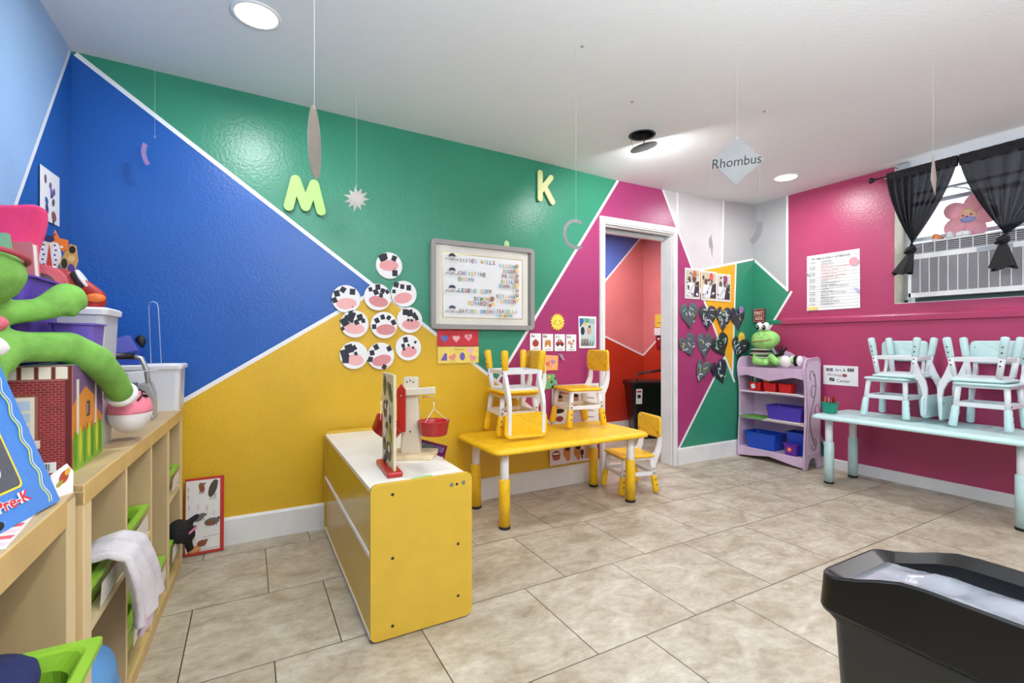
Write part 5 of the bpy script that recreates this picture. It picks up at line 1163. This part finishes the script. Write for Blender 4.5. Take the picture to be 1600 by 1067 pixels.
tray('green tray pulled out of the nearest cubby, heaped with navy clothes', Vector((-.262, 1.125, .492)), .30, .36, .15, 0)
o = blob('clothing_pile', None, [('e', (-.405, 1.125, .500), (.085, .12, .045)), ('e', (-.40, 1.02, .515), (.09, .08, .035)), ('c', [(-.40, 1.14, .525), (-.35, 1.17, .515), (-.36, 1.0, .50)], [.03, .020, .03])], NVF, .008); tag(o, 'navy clothes lying in the pulled-out green tray at the lower left', 'clothes')
o = blob('clothing_pile', None, [('e', (-.42, 1.20, .30), (.10, .10, .10)), ('e', (-.40, 1.0, .26), (.12, .14, .12))], BKF, .01); tag(o, 'dark clothes stuffed under the pulled-out tray in the nearest cubby', 'clothes')
pu = thing('hand_puppet', 'black plush puppet with a pink stripe slumped over the last low tray', 'puppet', (-.275, 2.68, .20))
blob('body', pu, [('e', (-.01, 0, .02), (.045, .06, .055)), ('e', (.02, .02, .00), (.035, .05, .05)), ('c', [(.02, .03, -.02), (.035, .04, -.09)], [.02, .016]), ('c', [(.02, .02, .04), (.06, .05, .065)], [.018, .012])], BKF, .006)
m = MB(); m.tube([(.035, -.035, .015), (.052, -.01, .022), (.056, .03, .02)], .005, M('puppet_pink', (206, 110, 170), .8), 8); m.build('stripe', pu)
blob('foot', pu, [('e', (.045, .05, -.095), (.028, .03, .016)), ('e', (.062, .055, -.10), (.014, .014, .011))], M('puppet_orange', (176, 116, 64), .8), .005)

# ================================================================== ON TOP OF THE CUBBIES
# ---- cardboard house
HX0, HX1, HY0, HY1, HZ0, HZ1 = -.715, -.388, 1.585, 1.865, .768, 1.040
t = thing('cardboard_playhouse', 'cardboard toy house box printed with bricks and a window, on the cubby top', 'box', ((HX0+HX1)/2, (HY0+HY1)/2, HZ0))
ox, oy = t.location.x, t.location.y
m = MB(); m.box((HX0-ox, HY0-oy, 0), (HX1-ox, HY1-oy, HZ1-HZ0), M('card_brown', (160, 126, 96), .7)); m.build('carton', t)
w, h = HX1-HX0, HZ1-HZ0; f = Flat((HX0-ox, HY0-oy-.0002, 0), (1, 0, 0), (0, 0, 1)); f.rect(w, h, K('mortar', (176, 112, 108), .5), .001)
BR = M('brick_print', (134, 32, 36), .5, var=.12, vs=60); bw, bh = .0135, .0062
f.l += .0002
V = []; Fc = []
for r in range(int((h-.045)/bh)):
    for c_ in range(int(w/bw)+1):
        a0 = c_*bw-(bw/2 if r % 2 else 0); a1 = a0+bw-.0012; a0 = max(a0, 0); a1 = min(a1, w-.010); b0 = .012+r*bh; b1 = b0+bh-.0010
        if a1 <= a0: continue
        n_ = len(V); V += [f.P(a0, b0, f.l), f.P(a1, b0, f.l), f.P(a1, b1, f.l), f.P(a0, b1, f.l)]; Fc.append((n_, n_+1, n_+2, n_+3))
f.add(V, Fc, BR)
cr = K('print_cream', (238, 226, 210)); crs = K('print_tan2', (150, 96, 70)); bwn = K('window_print', (190, 204, 226)); dkr = K('brick_dark', (100, 22, 28))
f.quad(w-.012, 0, w, h, dkr)
f.quad(0, h-.034, w-.002, h-.004, dkr)
for k in range(12):
    a0 = w-.030-k*.031; 
    if a0 < 0: break
    f.quad(a0-.002, h-.036, a0+.024, h-.003, crs); f.quad(a0, h-.033, a0+.022, h-.003, cr)
f.quad(w-.142, .078, w-.062, .200, crs); f.quad(w-.136, .092, w-.068, .196, cr); f.quad(w-.150, .070, w-.058, .090, cr)
for i in range(2):
    for j in range(3): f.quad(w-.128+.030*i, .104+.030*j, w-.106+.030*i, .127+.030*j, bwn)
f.quad(w-.110, .008, w-.028, .034, PAPER)
bx_ = w-.100
rr = random.Random(5)
while bx_ < w-.040: d_ = rr.choice([.001, .0016, .0024]); f.quad(bx_, .013, bx_+d_, .031, INK); bx_ += d_+rr.choice([.001, .0018])
f.build('printed_front', t)
f = Flat((HX1-ox+.0002, HY0-oy, 0), (0, 1, 0), (0, 0, 1)); w2 = HY1-HY0; f.rect(w2, h, K('print_orange', (216, 130, 40)), .001)
f.poly([(0, h*.62), (.05, h*.72), (.14, h*.66), (w2*.72, h*.55), (w2, h*.40), (w2, h), (0, h)], K('print_mauve', (120, 90, 140))); f.poly([(.04, h*.40), (.05, h*.70), (.11, h*.78), (.19, h*.66), (.20, h*.40)], K('print_amber', (222, 140, 56)))
f.quad(.030, h*.30, .052, h*.86, cr); f.quad(.196, h*.38, .216, h*.80, cr); f.quad(.022, h*.26, .060, h*.32, cr); f.quad(.19, h*.36, .222, h*.40, cr)
f.quad(.118, h*.47, .146, h*.62, INK); f.quad(.122, h*.49, .130, h*.60, bwn)
gr = [K('grass_yellow', (206, 210, 50)), K('grass_green', (130, 180, 50)), K('grass_deep', (80, 150, 40))]
f.poly([(0, 0), (w2, 0), (w2, h*.30)]+[(w2-w2*k/14, h*(.33+.045*(k % 2))) for k in range(15)], gr[1])
for k in range(7): a0 = .010+k*.038; f.disc(a0+.01, .055+.008*(k % 2), .013, gr[0 if k % 2 else 2], .05, 12)
f.build('printed_side', t)
f = Flat((HX0-ox, HY0-oy, HZ1-HZ0+.0002), (1, 0, 0), (0, 1, 0)); f.rect(w, HY1-HY0, K('print_teal', (150, 190, 176)), .001); f.build('printed_roof', t)

# ---- blue workbook leaning in the foreground
bt = Vector((-.362, 1.365, .757)); lean = math.radians(19)
uu = Vector((-.17, -.985, 0)).normalized(); vv_ = (Vector((-.985, .17, 0))*math.sin(lean)+Vector((0, 0, 1))*math.cos(lean)).normalized()
f = Flat(bt+uu*.24, -uu, vv_); f.rect(.24, .315, M('workbook_blue', (68, 132, 214), .3), .010)
wv = [(.240-.034+.0055*math.sin(k*1.25), .008+k*.0102) for k in range(30)]
for a_, b_ in zip(wv, wv[1:]): f.line(a_, b_, .0042, K('wave_yellow', (214, 226, 130)))
f.l += .0001
for a_, b_ in zip(wv, wv[1:]): f.line((a_[0]+.0008, a_[1]), (b_[0]+.0008, b_[1]), .0024, PAPER)
f.l = .012
rr = random.Random(8); dt = K('dot_pale', (130, 176, 232))
for k in range(90):
    a_, b_ = rr.uniform(.02, .198), rr.uniform(.01, .30); f.l = .0102; f.disc(a_, b_, .0012, dt, n=6)
f.l = .011
f.poly([(a_, b_) for a_, b_ in rrect(-.0, .060, .155, .24, .012)], K('frame_yellow', (240, 214, 60))); f.poly([(a_, b_) for a_, b_ in rrect(.004, .064, .150, .236, .010)], K('print_charcoal', (86, 88, 98)))
f.disc(.10, .105, .013, PAPER, .016); f.disc(.096, .108, .003, INK, n=8); f.disc(.104, .108, .003, INK, n=8); f.disc(.07, .16, .05, K('print_smoke', (110, 112, 120)), .04); f.disc(.06, .10, .02, K('print_smoke', (110, 112, 120)))
f.text('Pre-K', .062, .030, .022, PAPER, w=.098, bold=.09); f.text('Pre-K', .062, .030, .022, K('letters_red', (214, 40, 60)), w=.098, bold=.02)
f.disc(.05, .012, .016, INK, .008)
tag(f.build('workbook'), 'bright blue Pre-K workbook with a wavy border leaning at the left edge', 'book')
m = MB(); f = Flat((-.352, 1.10, .7555), (-.10, 1, 0), (-1, -.10, 0)); f.base([(0, 0), (.285, .0), (.285, .06), (0, .05)][::1], PAPER, .003); f.n = f.n
for k in range(8): f.poly([(.01+.034*k, .004), (.03+.034*k, .002), (.036+.034*k, .03), (.018+.034*k, .028)], K('print_redpink', (226, 90, 90)) if k % 2 else K('print_palepink', (240, 200, 200)))
tag(f.build('booklet'), 'white and red printed booklet under the blue workbook', 'book')
f = Flat((-.378, 1.400, .7565), (.50, .86, 0), (-.10, .06, .85)); f.base([(0, 0), (.05, -.004), (.058, .045), (.045, .066), (.006, .05)], PAPER, .0015); f.disc(.034, .038, .016, K('leaf_rust', (170, 70, 40)), .010, ang=.9); f.disc(.044, .048, .009, K('leaf_ochre', (214, 160, 60)), .006, ang=.9); f.disc(.022, .026, .010, K('leaf_olive', (160, 150, 60)), .005, ang=.6)
tag(f.build('picture_card'), 'small white cut card with an autumn leaf print beside the workbook', 'card')

# ---- bins on the house and behind
PBK = M('purple_opaque', (96, 66, 178), .45)
open_box('storage_bin', 'tall purple bin with books in it on top of the brick house box', 'bin', (-.722, 1.60, 1.0415), (-.472, 1.85, 1.265), PBK, .92)
open_box('basket', 'small purple basket on the house box behind the frog leg', 'basket', (-.462, 1.70, 1.0415), (-.372, 1.83, 1.150), M('purple_basket', (112, 84, 186), .45), .85, rim=.004)
def book(name, lb, lo, hi, tilt, cover, pages=PAPER, axis='Y'):
    t = thing(name, lb, 'book', ((lo[0]+hi[0])/2, (lo[1]+hi[1])/2, lo[2])); a, b, c_ = (hi[0]-lo[0])/2, (hi[1]-lo[1])/2, hi[2]-lo[2]
    m = MB(); m.box((-a+.004, -b+.002, .003), (a-.003, b-.002, c_-.003), pages); m.build('pages', t)
    m = MB()
    m.box((-a, -b, 0), (a, -b+.002, c_), cover); m.box((-a, b-.002, 0), (a, b, c_), cover); m.box((-a, -b, 0), (-a+.003, b, c_), cover); m.build('cover', t, bevel=.001)
    t.rotation_euler = (0, tilt, 0); return t
book('picture_book', 'white book standing in the purple bin beside the frog head', (-.640, 1.655, 1.06), (-.520, 1.668, 1.325), -.10, K('cover_white', (232, 230, 226), .4))
book('picture_book', 'sage green book leaning in the purple bin', (-.630, 1.700, 1.06), (-.510, 1.718, 1.375), -.10, K('cover_sage', (124, 172, 136), .4), K('cover_sage', (124, 172, 136), .4))
book('picture_book', 'thick cream-paged book leaning behind the sage green one', (-.615, 1.755, 1.06), (-.492, 1.795, 1.365), -.06, K('cover_pink', (196, 110, 120), .4), K('page_cream', (238, 232, 224)))
m = MB(); m.lathe((0, 0, 0), [(.0005, -.010), (.055, -.010), (.055, .010), (.0005, .010)], K('disc_rose', (196, 84, 96)), 24, T=Matrix.Translation((-.508, 1.82, 1.262)) @ Matrix.Rotation(PI/2, 4, 'X') ); m.lathe((0, 0, 0), [(.0005, .0105), (.030, .0105), (.0305, .009)], K('disc_dark', (84, 60, 72)), 20, T=Matrix.Translation((-.508, 1.82, 1.262)) @ Matrix.Rotation(PI/2, 4, 'X'))
tag(m.build('toy_disc'), 'rose and dark round toy disc sticking up from the purple bin', 'toy')
CLR = M('cloudy_plastic', (226, 228, 232), .3, alpha=.66); 
t = thing('lidded_bin', 'cloudy clear plastic bin with a white lid behind the purple basket', 'bin', (-.555, 1.985, .768))
def clearbin(t, a, b, h, lidm, tp=.88):
    m = MB(); r = .02
    def R(k, z, g=0): return [(x, y, z) for x, y in rrect(-a*k-g, -b*k-g, a*k+g, b*k+g, r, 4)]
    m.rings([R(tp, 0), R(.98, h-.02), R(.98, h-.02, -.003), R(tp, .004, -.003)], CLR, smooth=False); m.build('body', t)
    m = MB(); m.rings([R(1, h-.022, .004), R(1, h-.006, .006), R(1, h, 0), R(.90, h, 0), R(.86, h-.005, 0)], lidm, smooth=False); m.build('lid', t)
clearbin(t, .172, .100, .437, PLWHITE)
m = MB(); m.box((-.12, -.07, .01), (.12, .07, .36), M('contents_pale', (206, 196, 190), .8, var=.15, vs=18)); m.build('contents', t)
t = thing('lidded_bin', 'second cloudy bin further back, under the red dragon puppet', 'bin', (-.59, 2.26, .768)); clearbin(t, .130, .14, .432, PLWHITE)
f = Flat((-.62, 1.93, 1.2055), (.9, -.3, 0), (.3, .9, .0)); f.rect(.10, .12, PAPER, .002); tag(f.build('paper_sheet'), 'loose white sheet on the lid of the cloudy bin', 'paper')
# pink bundle
PNK = M('felt_pink', (224, 62, 118), .9, bump=.4, bs=50, var=.04, vs=9)
pb = thing('felt_bundle', 'bright pink crumpled felt bundle at the left edge above the books', 'cloth', (-.640, 1.975, 1.2055))
m = MB(); NU, NV = 20, 12; V = []; F = []
def pnk(u, v):
    a = 2*PI*u; sx, sy = (.085, .070); e = 1+.09*math.sin(3*a+1)+.07*math.sin(5*a+v*3)+.045*math.sin(9*a-6*v)+.04*math.sin(9*v+2*a); top = .300+.012*math.sin(2*a+2)
    w_ = .55+.45*v**.7+.05*math.sin(7*v+a); return (sx*w_*max(-1.1, min(1.1, 1.5*math.cos(a)))*e*.95, sy*w_*max(-1, min(1, 1.4*math.sin(a)))*e, v*top)
for j in range(NV+1):
    for i in range(NU): V.append(pnk(i/NU, j/NV))
V.append((0, 0, .285)); V.append((0, 0, .0))
for j in range(NV):
    for i in range(NU): F.append((j*NU+i, j*NU+(i+1) % NU, (j+1)*NU+(i+1) % NU, (j+1)*NU+i))
for i in range(NU): F.append((NV*NU+i, NV*NU+(i+1) % NU, len(V)-2)); F.append(((i+1) % NU, i, len(V)-1))
m.add(V, F, PNK, False); m.build('bundle', pb, sub=1)
m = MB(); m.prism([(-.09, .215), (-.005, .225), (0, .335), (-.085, .33)], 1, -.105, -.085, M('felt_crimson', (196, 28, 84), .9)); m.build('flap', pb, bevel=.006)
# dragon puppet on the far bin
dg = thing('dragon_puppet', 'red and orange toy dragon sprawled over the bins in front of the blue wall', 'toy', (-.56, 2.26, 1.2015)); DR = M('dragon_red', (166, 30, 28), .5, var=.1, vs=20); 
def lp(x, y, Y=2.26): p = onY(x, y, Y); return p-Vector((-.56, 2.26, 1.2015))
blob('body', dg, [('c', [lp(78, 428), lp(100, 434), lp(118, 441), lp(138, 452), lp(155, 463), lp(160, 474)], [.028, .030, .026, .026, .022, .014]), ('e', lp(75, 436), (.03, .03, .03)), ('c', [lp(100, 440)-Vector((0, 0, .01)), lp(106, 460)], [.03, .035]), ('c', [lp(140, 462), lp(146, 478)], [.02, .022])], DR, .007)
m = MB()
for (x, y, c_) in ((88, 434, BLACK), (124, 439, BLACK)):
    q = lp(x, y); m.lathe((0, 0, 0), [(.036, -.008), (.038, 0), (.036, .008)], c_, 18, T=Matrix.Translation(q) @ Matrix.Rotation(PI/2-.5, 4, 'Y')); m.lathe((0, 0, 0), [(.037, .008), (.039, .012), (.037, .017)], PLWHITE, 18, T=Matrix.Translation(q) @ Matrix.Rotation(PI/2-.5, 4, 'Y'))
m.build('stripe_bands', dg)
blob('snout', dg, [('e', lp(152, 466)+Vector((0, -.02, 0)), (.030, .024, .017)), ('e', lp(102, 428)+Vector((0, -.0, 0)), (.030, .02, .010))], M('dragon_orange', (232, 120, 50), .6), .005)
# stick puppets
def stickpup(lb, x, y0, y1, Y, draw, cat='puppet', w=.08):
    a = onY(x, y1, Y); b = onY(x, y0, Y); h = b.z-a.z; f = Flat((a.x-w/2, Y, a.z), (1, 0, 0), (0, 0, 1)); f.w, f.h = w, h; draw(f, w, h); f.box((a.x-.003, Y-.005, 1.2015), (a.x+.003, Y-.0005, a.z+h*.4), K('stick_wood', (200, 170, 120)))
    o = f.build('stick_puppet'); return tag(o, lb, cat)
def ladyb(f, w, h):
    f.base([(w*.5+w*.5*math.cos(a)*1.0, h*.40+h*.42*math.sin(a)) for a in [k*PI/12 for k in range(24)]], K('puppet_cream', (240, 226, 206)), .006)
    for s_ in (-1, 1):
        f.disc(w*.5+s_*w*.24, h*.40, w*.20, PAPER, h*.37, 18, ang=-s_*.12)
        for q in range(5): f.disc(w*.5+s_*w*(.24+.05*(q % 2)), h*(.12+.14*q), w*.055, K('dot_dark', (50, 40, 70)), n=8)
    f.poly([(w*.5, h*.74), (w*.36, h*.04), (w*.64, h*.04)], K('puppet_red', (206, 60, 44))); f.disc(w*.5, h*.86, w*.24, K('puppet_navy', (44, 34, 84)), h*.10)
    for s_ in (-1, 1): f.line((w*.5+s_*w*.1, h*.9), (w*.5+s_*w*.28, h*1.02), w*.06, K('puppet_navy', (44, 34, 84)))
stickpup('red and white spotted ladybug puppet standing over the dragon', 78, 366, 420, 2.30, ladyb, w=.062)
def bfly(f, w, h):
    f.base([(0, h*.35), (w*.30, h*.62), (w*.40, h), (w*.58, h*.62), (w, h*.55), (w*.95, h*.15), (w*.78, 0), (w*.62, h*.12), (w*.35, h*.05)], K('puppet_tangerine', (240, 118, 30)), .005); f.disc(w*.7, h*.22, w*.08, K('puppet_cream', (240, 226, 206)), n=8)
stickpup('orange butterfly cutout beside the ladybug puppet', 90, 359, 393, 2.36, bfly, w=.062)
def fig(f, w, h):
    f.base([(w*.3, 0), (w*.7, 0), (w*.95, h*.5), (w*.85, h*.95), (w*.55, h), (w*.3, h*.8), (0, h*.35)], K('puppet_tan', (206, 160, 90)), .006); f.disc(w*.66, h*.82, w*.18, INK, h*.12, 10); f.disc(w*.6, h*.22, w*.2, K('puppet_violet', (90, 60, 150)), h*.17, 10); f.disc(w*.25, h*.38, w*.16, K('puppet_dark', (40, 44, 40)), h*.16, 10); f.disc(w*.62, h*.55, w*.2, K('puppet_sand', (224, 190, 130)), h*.10, 10); f.disc(w*.35, h*.08, w*.2, K('puppet_tangerine', (240, 118, 30)), h*.06, 8)
stickpup('small tan and purple figure puppet near the room corner', 109, 381, 432, 2.385, fig, w=.055)

# ---- hole punch, tote, loop, blue box at the far end
t = thing('hole_punch', 'black and silver paper punch with a long lever on the cubby top', 'punch', (-.435, 2.55, .768), 0); SIL = M('silver_metal', (176, 178, 180), .3, metal=.6)
m = MB(); m.box((-.15, -.06, 0), (.085, .06, .020), SIL); m.prism([(.02, .02), (.085, .02), (.085, .10), (.070, .155), (.035, .155)], 1, -.045, .045, SIL); m.build('base', t, bevel=.004)
m = MB(); m.box((-.15, -.05, .022), (.018, .05, .155), BLKPL); m.build('body', t, bevel=.006)
m = MB(); m.tube([(-.16, -.03, .275), (.018, -.03, .270)], .014, BLKPL, 10); m.tube([(.01, -.03, .27), (.040, -.03, .262), (.058, -.03, .21), (.066, -.03, .13)], .010, SIL, 8); m.tube([(-.04, -.06, .10), (.05, -.06, .108)], .009, SIL, 8); m.build('lever', t)
m = MB(); m.tube([(-.14, -.055, .222), (-.03, -.058, .200), (.10, -.05, .212)], .0016, PLWHITE, 6); tag(m.build('wire_rod', None, loc=(-.435, 2.55, .768)), 'thin white rod lying across the paper punch', 'rod')
t = thing('lidded_bin', 'long white translucent tote with a white lid at the far end of the cubby top', 'bin', (-.505, 2.885, .768), -math.radians(2)); CLR2 = M('milky_plastic', (232, 233, 236), .3, alpha=.86)
_o = CLR; CLR = CLR2; clearbin(t, .225, .090, .222, PLWHITE, .95); CLR = _o
m = MB(); m.box((-.20, -.06, .008), (.20, .06, .17), M('contents_grey', (206, 206, 208), .8, var=.1, vs=10)); m.build('contents', t)
m = MB(); m.box((.02, -.0925, .01), (.085, -.0880, .19), PLWHITE); m.build('latch', t, bevel=.002)
p0_ = onY(236, 565, 2.86); p1_ = onY(252, 563, 2.86); pa_ = onY(232, 480, 2.86); pb_ = onY(247, 480, 2.86); tp_ = onY(239, 471, 2.86)
m = MB(); z0 = .9915; m.tube([(p0_.x, 2.86, z0), tuple(pa_), (pa_.x+.006, 2.86, tp_.z-.006), tuple(tp_), (pb_.x-.006, 2.86, tp_.z-.006), tuple(pb_), (p1_.x, 2.86, z0)], .0022, K('wire_pale', (176, 196, 226), .3), 8)
tag(m.build('wire_loop'), 'tall thin wire loop standing on the white tote against the blue wall', 'wire')
m = MB(); m.prism([(-.62, .991), (-.452, .991), (-.452, 1.055), (-.505, 1.125), (-.62, 1.075)], 1, 2.83, 2.955, K('box_blue', (28, 66, 160), .5)); o = m.build('toy_box'); tag(o, 'deep blue box with a violet slanted top on the white tote', 'box')
m = MB(); m.add([(-.454, 2.828, 1.058), (-.505, 2.828, 1.128), (-.622, 2.828, 1.078), (-.622, 2.828, 1.03), (-.454, 2.830, 1.058), (-.505, 2.960, 1.128), (-.622, 2.960, 1.078)], [(0, 1, 2, 3), (0, 4, 5, 1), (1, 5, 6, 2)], K('box_violet', (98, 100, 190), .5)); m.build('flap', o)
m = MB(); m.ell((-.470, 2.975, 1.100), (.022, .014, .032), BLACK); tag(m.build('rubber_ball', None), 'small black rubber ball wedged behind the blue box', 'toy')

# ================================================================== PLUSH FROGS
FG = M('frog_plush', (120, 176, 78), .95, var=.10, vs=16, bump=.5, bs=170); FG2 = M('frog_plush_pale', (150, 208, 118), .95, var=.08, vs=18, bump=.4, bs=150); FW = M('plush_white', (236, 232, 232), .95, bump=.4, bs=150); FP = M('plush_rose', (222, 110, 130), .95, bump=.4, bs=150)
fr_ = thing('plush_frog', 'large green plush frog lounging over the house box at the left edge', 'soft toy', (-.52, 1.40, .757)); o3 = Vector((-.52, 1.40, .757))
def q3(x, y, z): return Vector((x, y, z))-o3
blob('body', fr_, [('e', q3(-.540, 1.42, 1.02), (.085, .090, .12)), ('e', q3(-.560, 1.38, .86), (.08, .10, .10)), ('e', q3(-.535, 1.425, 1.262), (.112, .125, .070), Matrix.Rotation(.25, 4, 'Y')), ('e', q3(-.555, 1.41, 1.345), (.085, .10, .055)), ('e', q3(-.530, 1.43, 1.225), (.095, .11, .052)),
     ('c', [q3(-.525, 1.44, 1.155), q3(-.475, 1.545, 1.170), q3(-.436, 1.60, 1.182)], [.034, .029, .028]), ('c', [q3(-.432, 1.60, 1.190), q3(-.415, 1.655, 1.212), q3(-.402, 1.715, 1.205)], [.032, .042, .018]), ('c', [q3(-.425, 1.60, 1.200), q3(-.400, 1.635, 1.180)], [.024, .018]),
     ('c', [q3(-.52, 1.46, 1.085), q3(-.46, 1.535, 1.087), q3(-.405, 1.62, 1.086), q3(-.365, 1.69, 1.050), q3(-.350, 1.78, .997), q3(-.347, 1.875, .945)], [.052, .037, .040, .040, .037, .036]),
     ('e', q3(-.500, 1.475, 1.075), (.055, .05, .06))], FG, .008, 5)
m = MB(); m.tube([q3(-.535+.112*.97*math.cos(a), 1.425+.125*.97*math.sin(a), 1.283-.012*a+.27*-.25*.0) for a in [(-1.2+.2*k) for k in range(15)]], .006, M('mouth_rose', (176, 70, 84), .9), 8); m.build('mouth', fr_)

for s_ in (-1, 1): m = MB(); m.ell(q3(-.565, 1.39+s_*.05, 1.40), (.032, .032, .035), FW); m.ell(q3(-.538, 1.39+s_*.05, 1.405), (.012, .018, .02), BLACK); m.build('eye', fr_)

blob('scarf', fr_, [('e', q3(-.515, 1.455, 1.140), (.055, .045, .025)), ('c', [q3(-.500, 1.47, 1.13), q3(-.486, 1.485, 1.105)], [.020, .010])], FP, .006)
blob('shirt', fr_, [('e', q3(-.530, 1.445, 1.085), (.075, .065, .040))], FW, .007)
fc = q3(-.345, 2.010, .868)
dirn = Vector((0, .82, -.55)).normalized()
m = MB(); Rr = dirn.to_track_quat('Z', 'Y').to_matrix().to_4x4(); m.lathe((0, 0, 0), [(.030, -.012), (.040, -.008), (.043, 0), (.042, .008), (.036, .012)], FW, 22, T=Matrix.Translation(q3(-.346, 1.885, .938)) @ Rr); m.build('cuff', fr_)
ft = MB(); n_, m_ = 26, 16; RX_, RY_, RZ_ = .060, .088, .072
def footmesh(lo, hi, mat, sc=1.0):
    rs = []
    for j in range(m_+1):
        t_ = lo+(hi-lo)*j/m_; z = math.sin(t_*PI/2); q = max(1e-3, math.cos(t_*PI/2)); rs.append([fc+Vector((RX_*sc*q*math.cos(2*PI*k/n_), RY_*sc*q*math.sin(2*PI*k/n_), RZ_*sc*z)) for k in range(n_)])
    return MB().rings(rs, mat)
fo = footmesh(-1, .06, FW).build('foot', fr_); footmesh(-.02, 1, M('plush_pink_shoe', (232, 130, 150), .95, bump=.4, bs=150), 1.008).build('shoe_top', fo)
m = MB(); m.tube([fc+Vector((.030, -.065, .040)), fc+Vector((.040, -.045, .055)), fc+Vector((.035, -.025, .064))], .003, BLACK, 6); m.tube([fc+Vector((.042, -.030, .052)), fc+Vector((.046, -.012, .048))], .0055, BLACK, 6); m.tube([fc+Vector((.020, .0, .072)), fc+Vector((.035, .025, .058))], .003, BLACK, 6); m.build('shoe_stitch', fo)

f2 = thing('plush_frog', 'green plush frog with white and black feet sitting on the lilac shelf', 'soft toy', (4.25, 2.72, .8555), 0); o4 = Vector((4.25, 2.72, .8555))
def q4(x, y, z): return Vector((x, y, z))-o4
def w4(px, py, X): return onX(px, py, X)-o4
hd_ = w4(1196, 530, 4.27)
blob('body', f2, [('e', hd_, (.095, .135, .088)), ('e', hd_+Vector((-.02, 0, -.03)), (.085, .120, .065)), ('e', w4(1190, 558, 4.27), (.070, .085, .085)), ('c', [w4(1182, 552, 4.22), w4(1180, 565, 4.19), w4(1196, 567, 4.17)], [.030, .030, .026]),
     ('c', [w4(1198, 566, 4.22), w4(1206, 558, 4.19), w4(1214, 566, 4.18), w4(1222, 566, 4.18)], [.036, .032, .030, .030]), ('c', [w4(1206, 566, 4.27), w4(1225, 562, 4.26), w4(1240, 564, 4.25)], [.036, .032, .030])], FG2, .009, 4)
for px_ in (1187, 1197):
    c_ = w4(px_, 510, 4.235); m = MB(); m.ell(c_, (.030, .031, .040), FW); e_ = m.build('eye', f2)
    c_ = w4(px_-1, 511, 4.235)+Vector((-.026, -.004, -.003)); m = MB(); m.ell(c_, (.008, .015, .024), BLACK); m.ell(c_+Vector((-.007, 0, .004)), (.003, .004, .006), PLWHITE); m.build('pupil', e_)
hl = hd_+Vector((-.02, 0, 0)); m = MB(); m.tube([hl+Vector((-.070, .070, -.028)), hl+Vector((-.089, .02, -.020)), hl+Vector((-.088, -.04, -.016)), hl+Vector((-.055, -.105, -.004))], .0045, M('mouth_rose', (176, 70, 84), .9), 6); m.build('mouth', f2)
m = MB(); m.ell(hd_+Vector((-.078, -.035, .045)), (.004, .005, .004), BLACK); m.ell(hd_+Vector((-.080, .01, .045)), (.004, .005, .004), BLACK); m.build('nostrils', f2)
ST = M('shirt_stripe_white', (214, 206, 196), .9, bump=.3); STD = M('shirt_stripe_dark', (60, 40, 44), .9)
for k, (py, mm, r_) in enumerate(((546, ST, .090), (549, STD, .094), (552, ST, .095), (555.5, STD, .093), (558, ST, .090))):
    c_ = w4(1189, py, 4.26); m = MB(); m.ell(c_, (r_*.86, r_*1.06, .014 if mm is ST else .007), mm); m.build('shirt_band', f2)
blob('hand', f2, [('e', w4(1221, 552, 4.19), (.016, .026, .022)), ('c', [w4(1219, 550, 4.19), w4(1215, 543, 4.19)], [.010, .008]), ('c', [w4(1222, 549, 4.19), w4(1221, 541, 4.19)], [.010, .008]), ('c', [w4(1224, 550, 4.19), w4(1229, 543, 4.19)], [.010, .008]), ('c', [w4(1206, 557, 4.2), w4(1220, 554, 4.19)], [.014, .014])], BKF, .005, 3)
m = MB(); m.ell(w4(1227, 565, 4.17), (.040, .048, .052), FW); m.build('foot', f2)
m = MB(); m.ell(w4(1244, 564, 4.26), (.036, .022, .048), BKF); m.ell(w4(1250, 564, 4.255), (.034, .026, .046), FW); m.ell(w4(1238, 564, 4.26), (.036, .012, .046), FW); m.build('foot', f2)
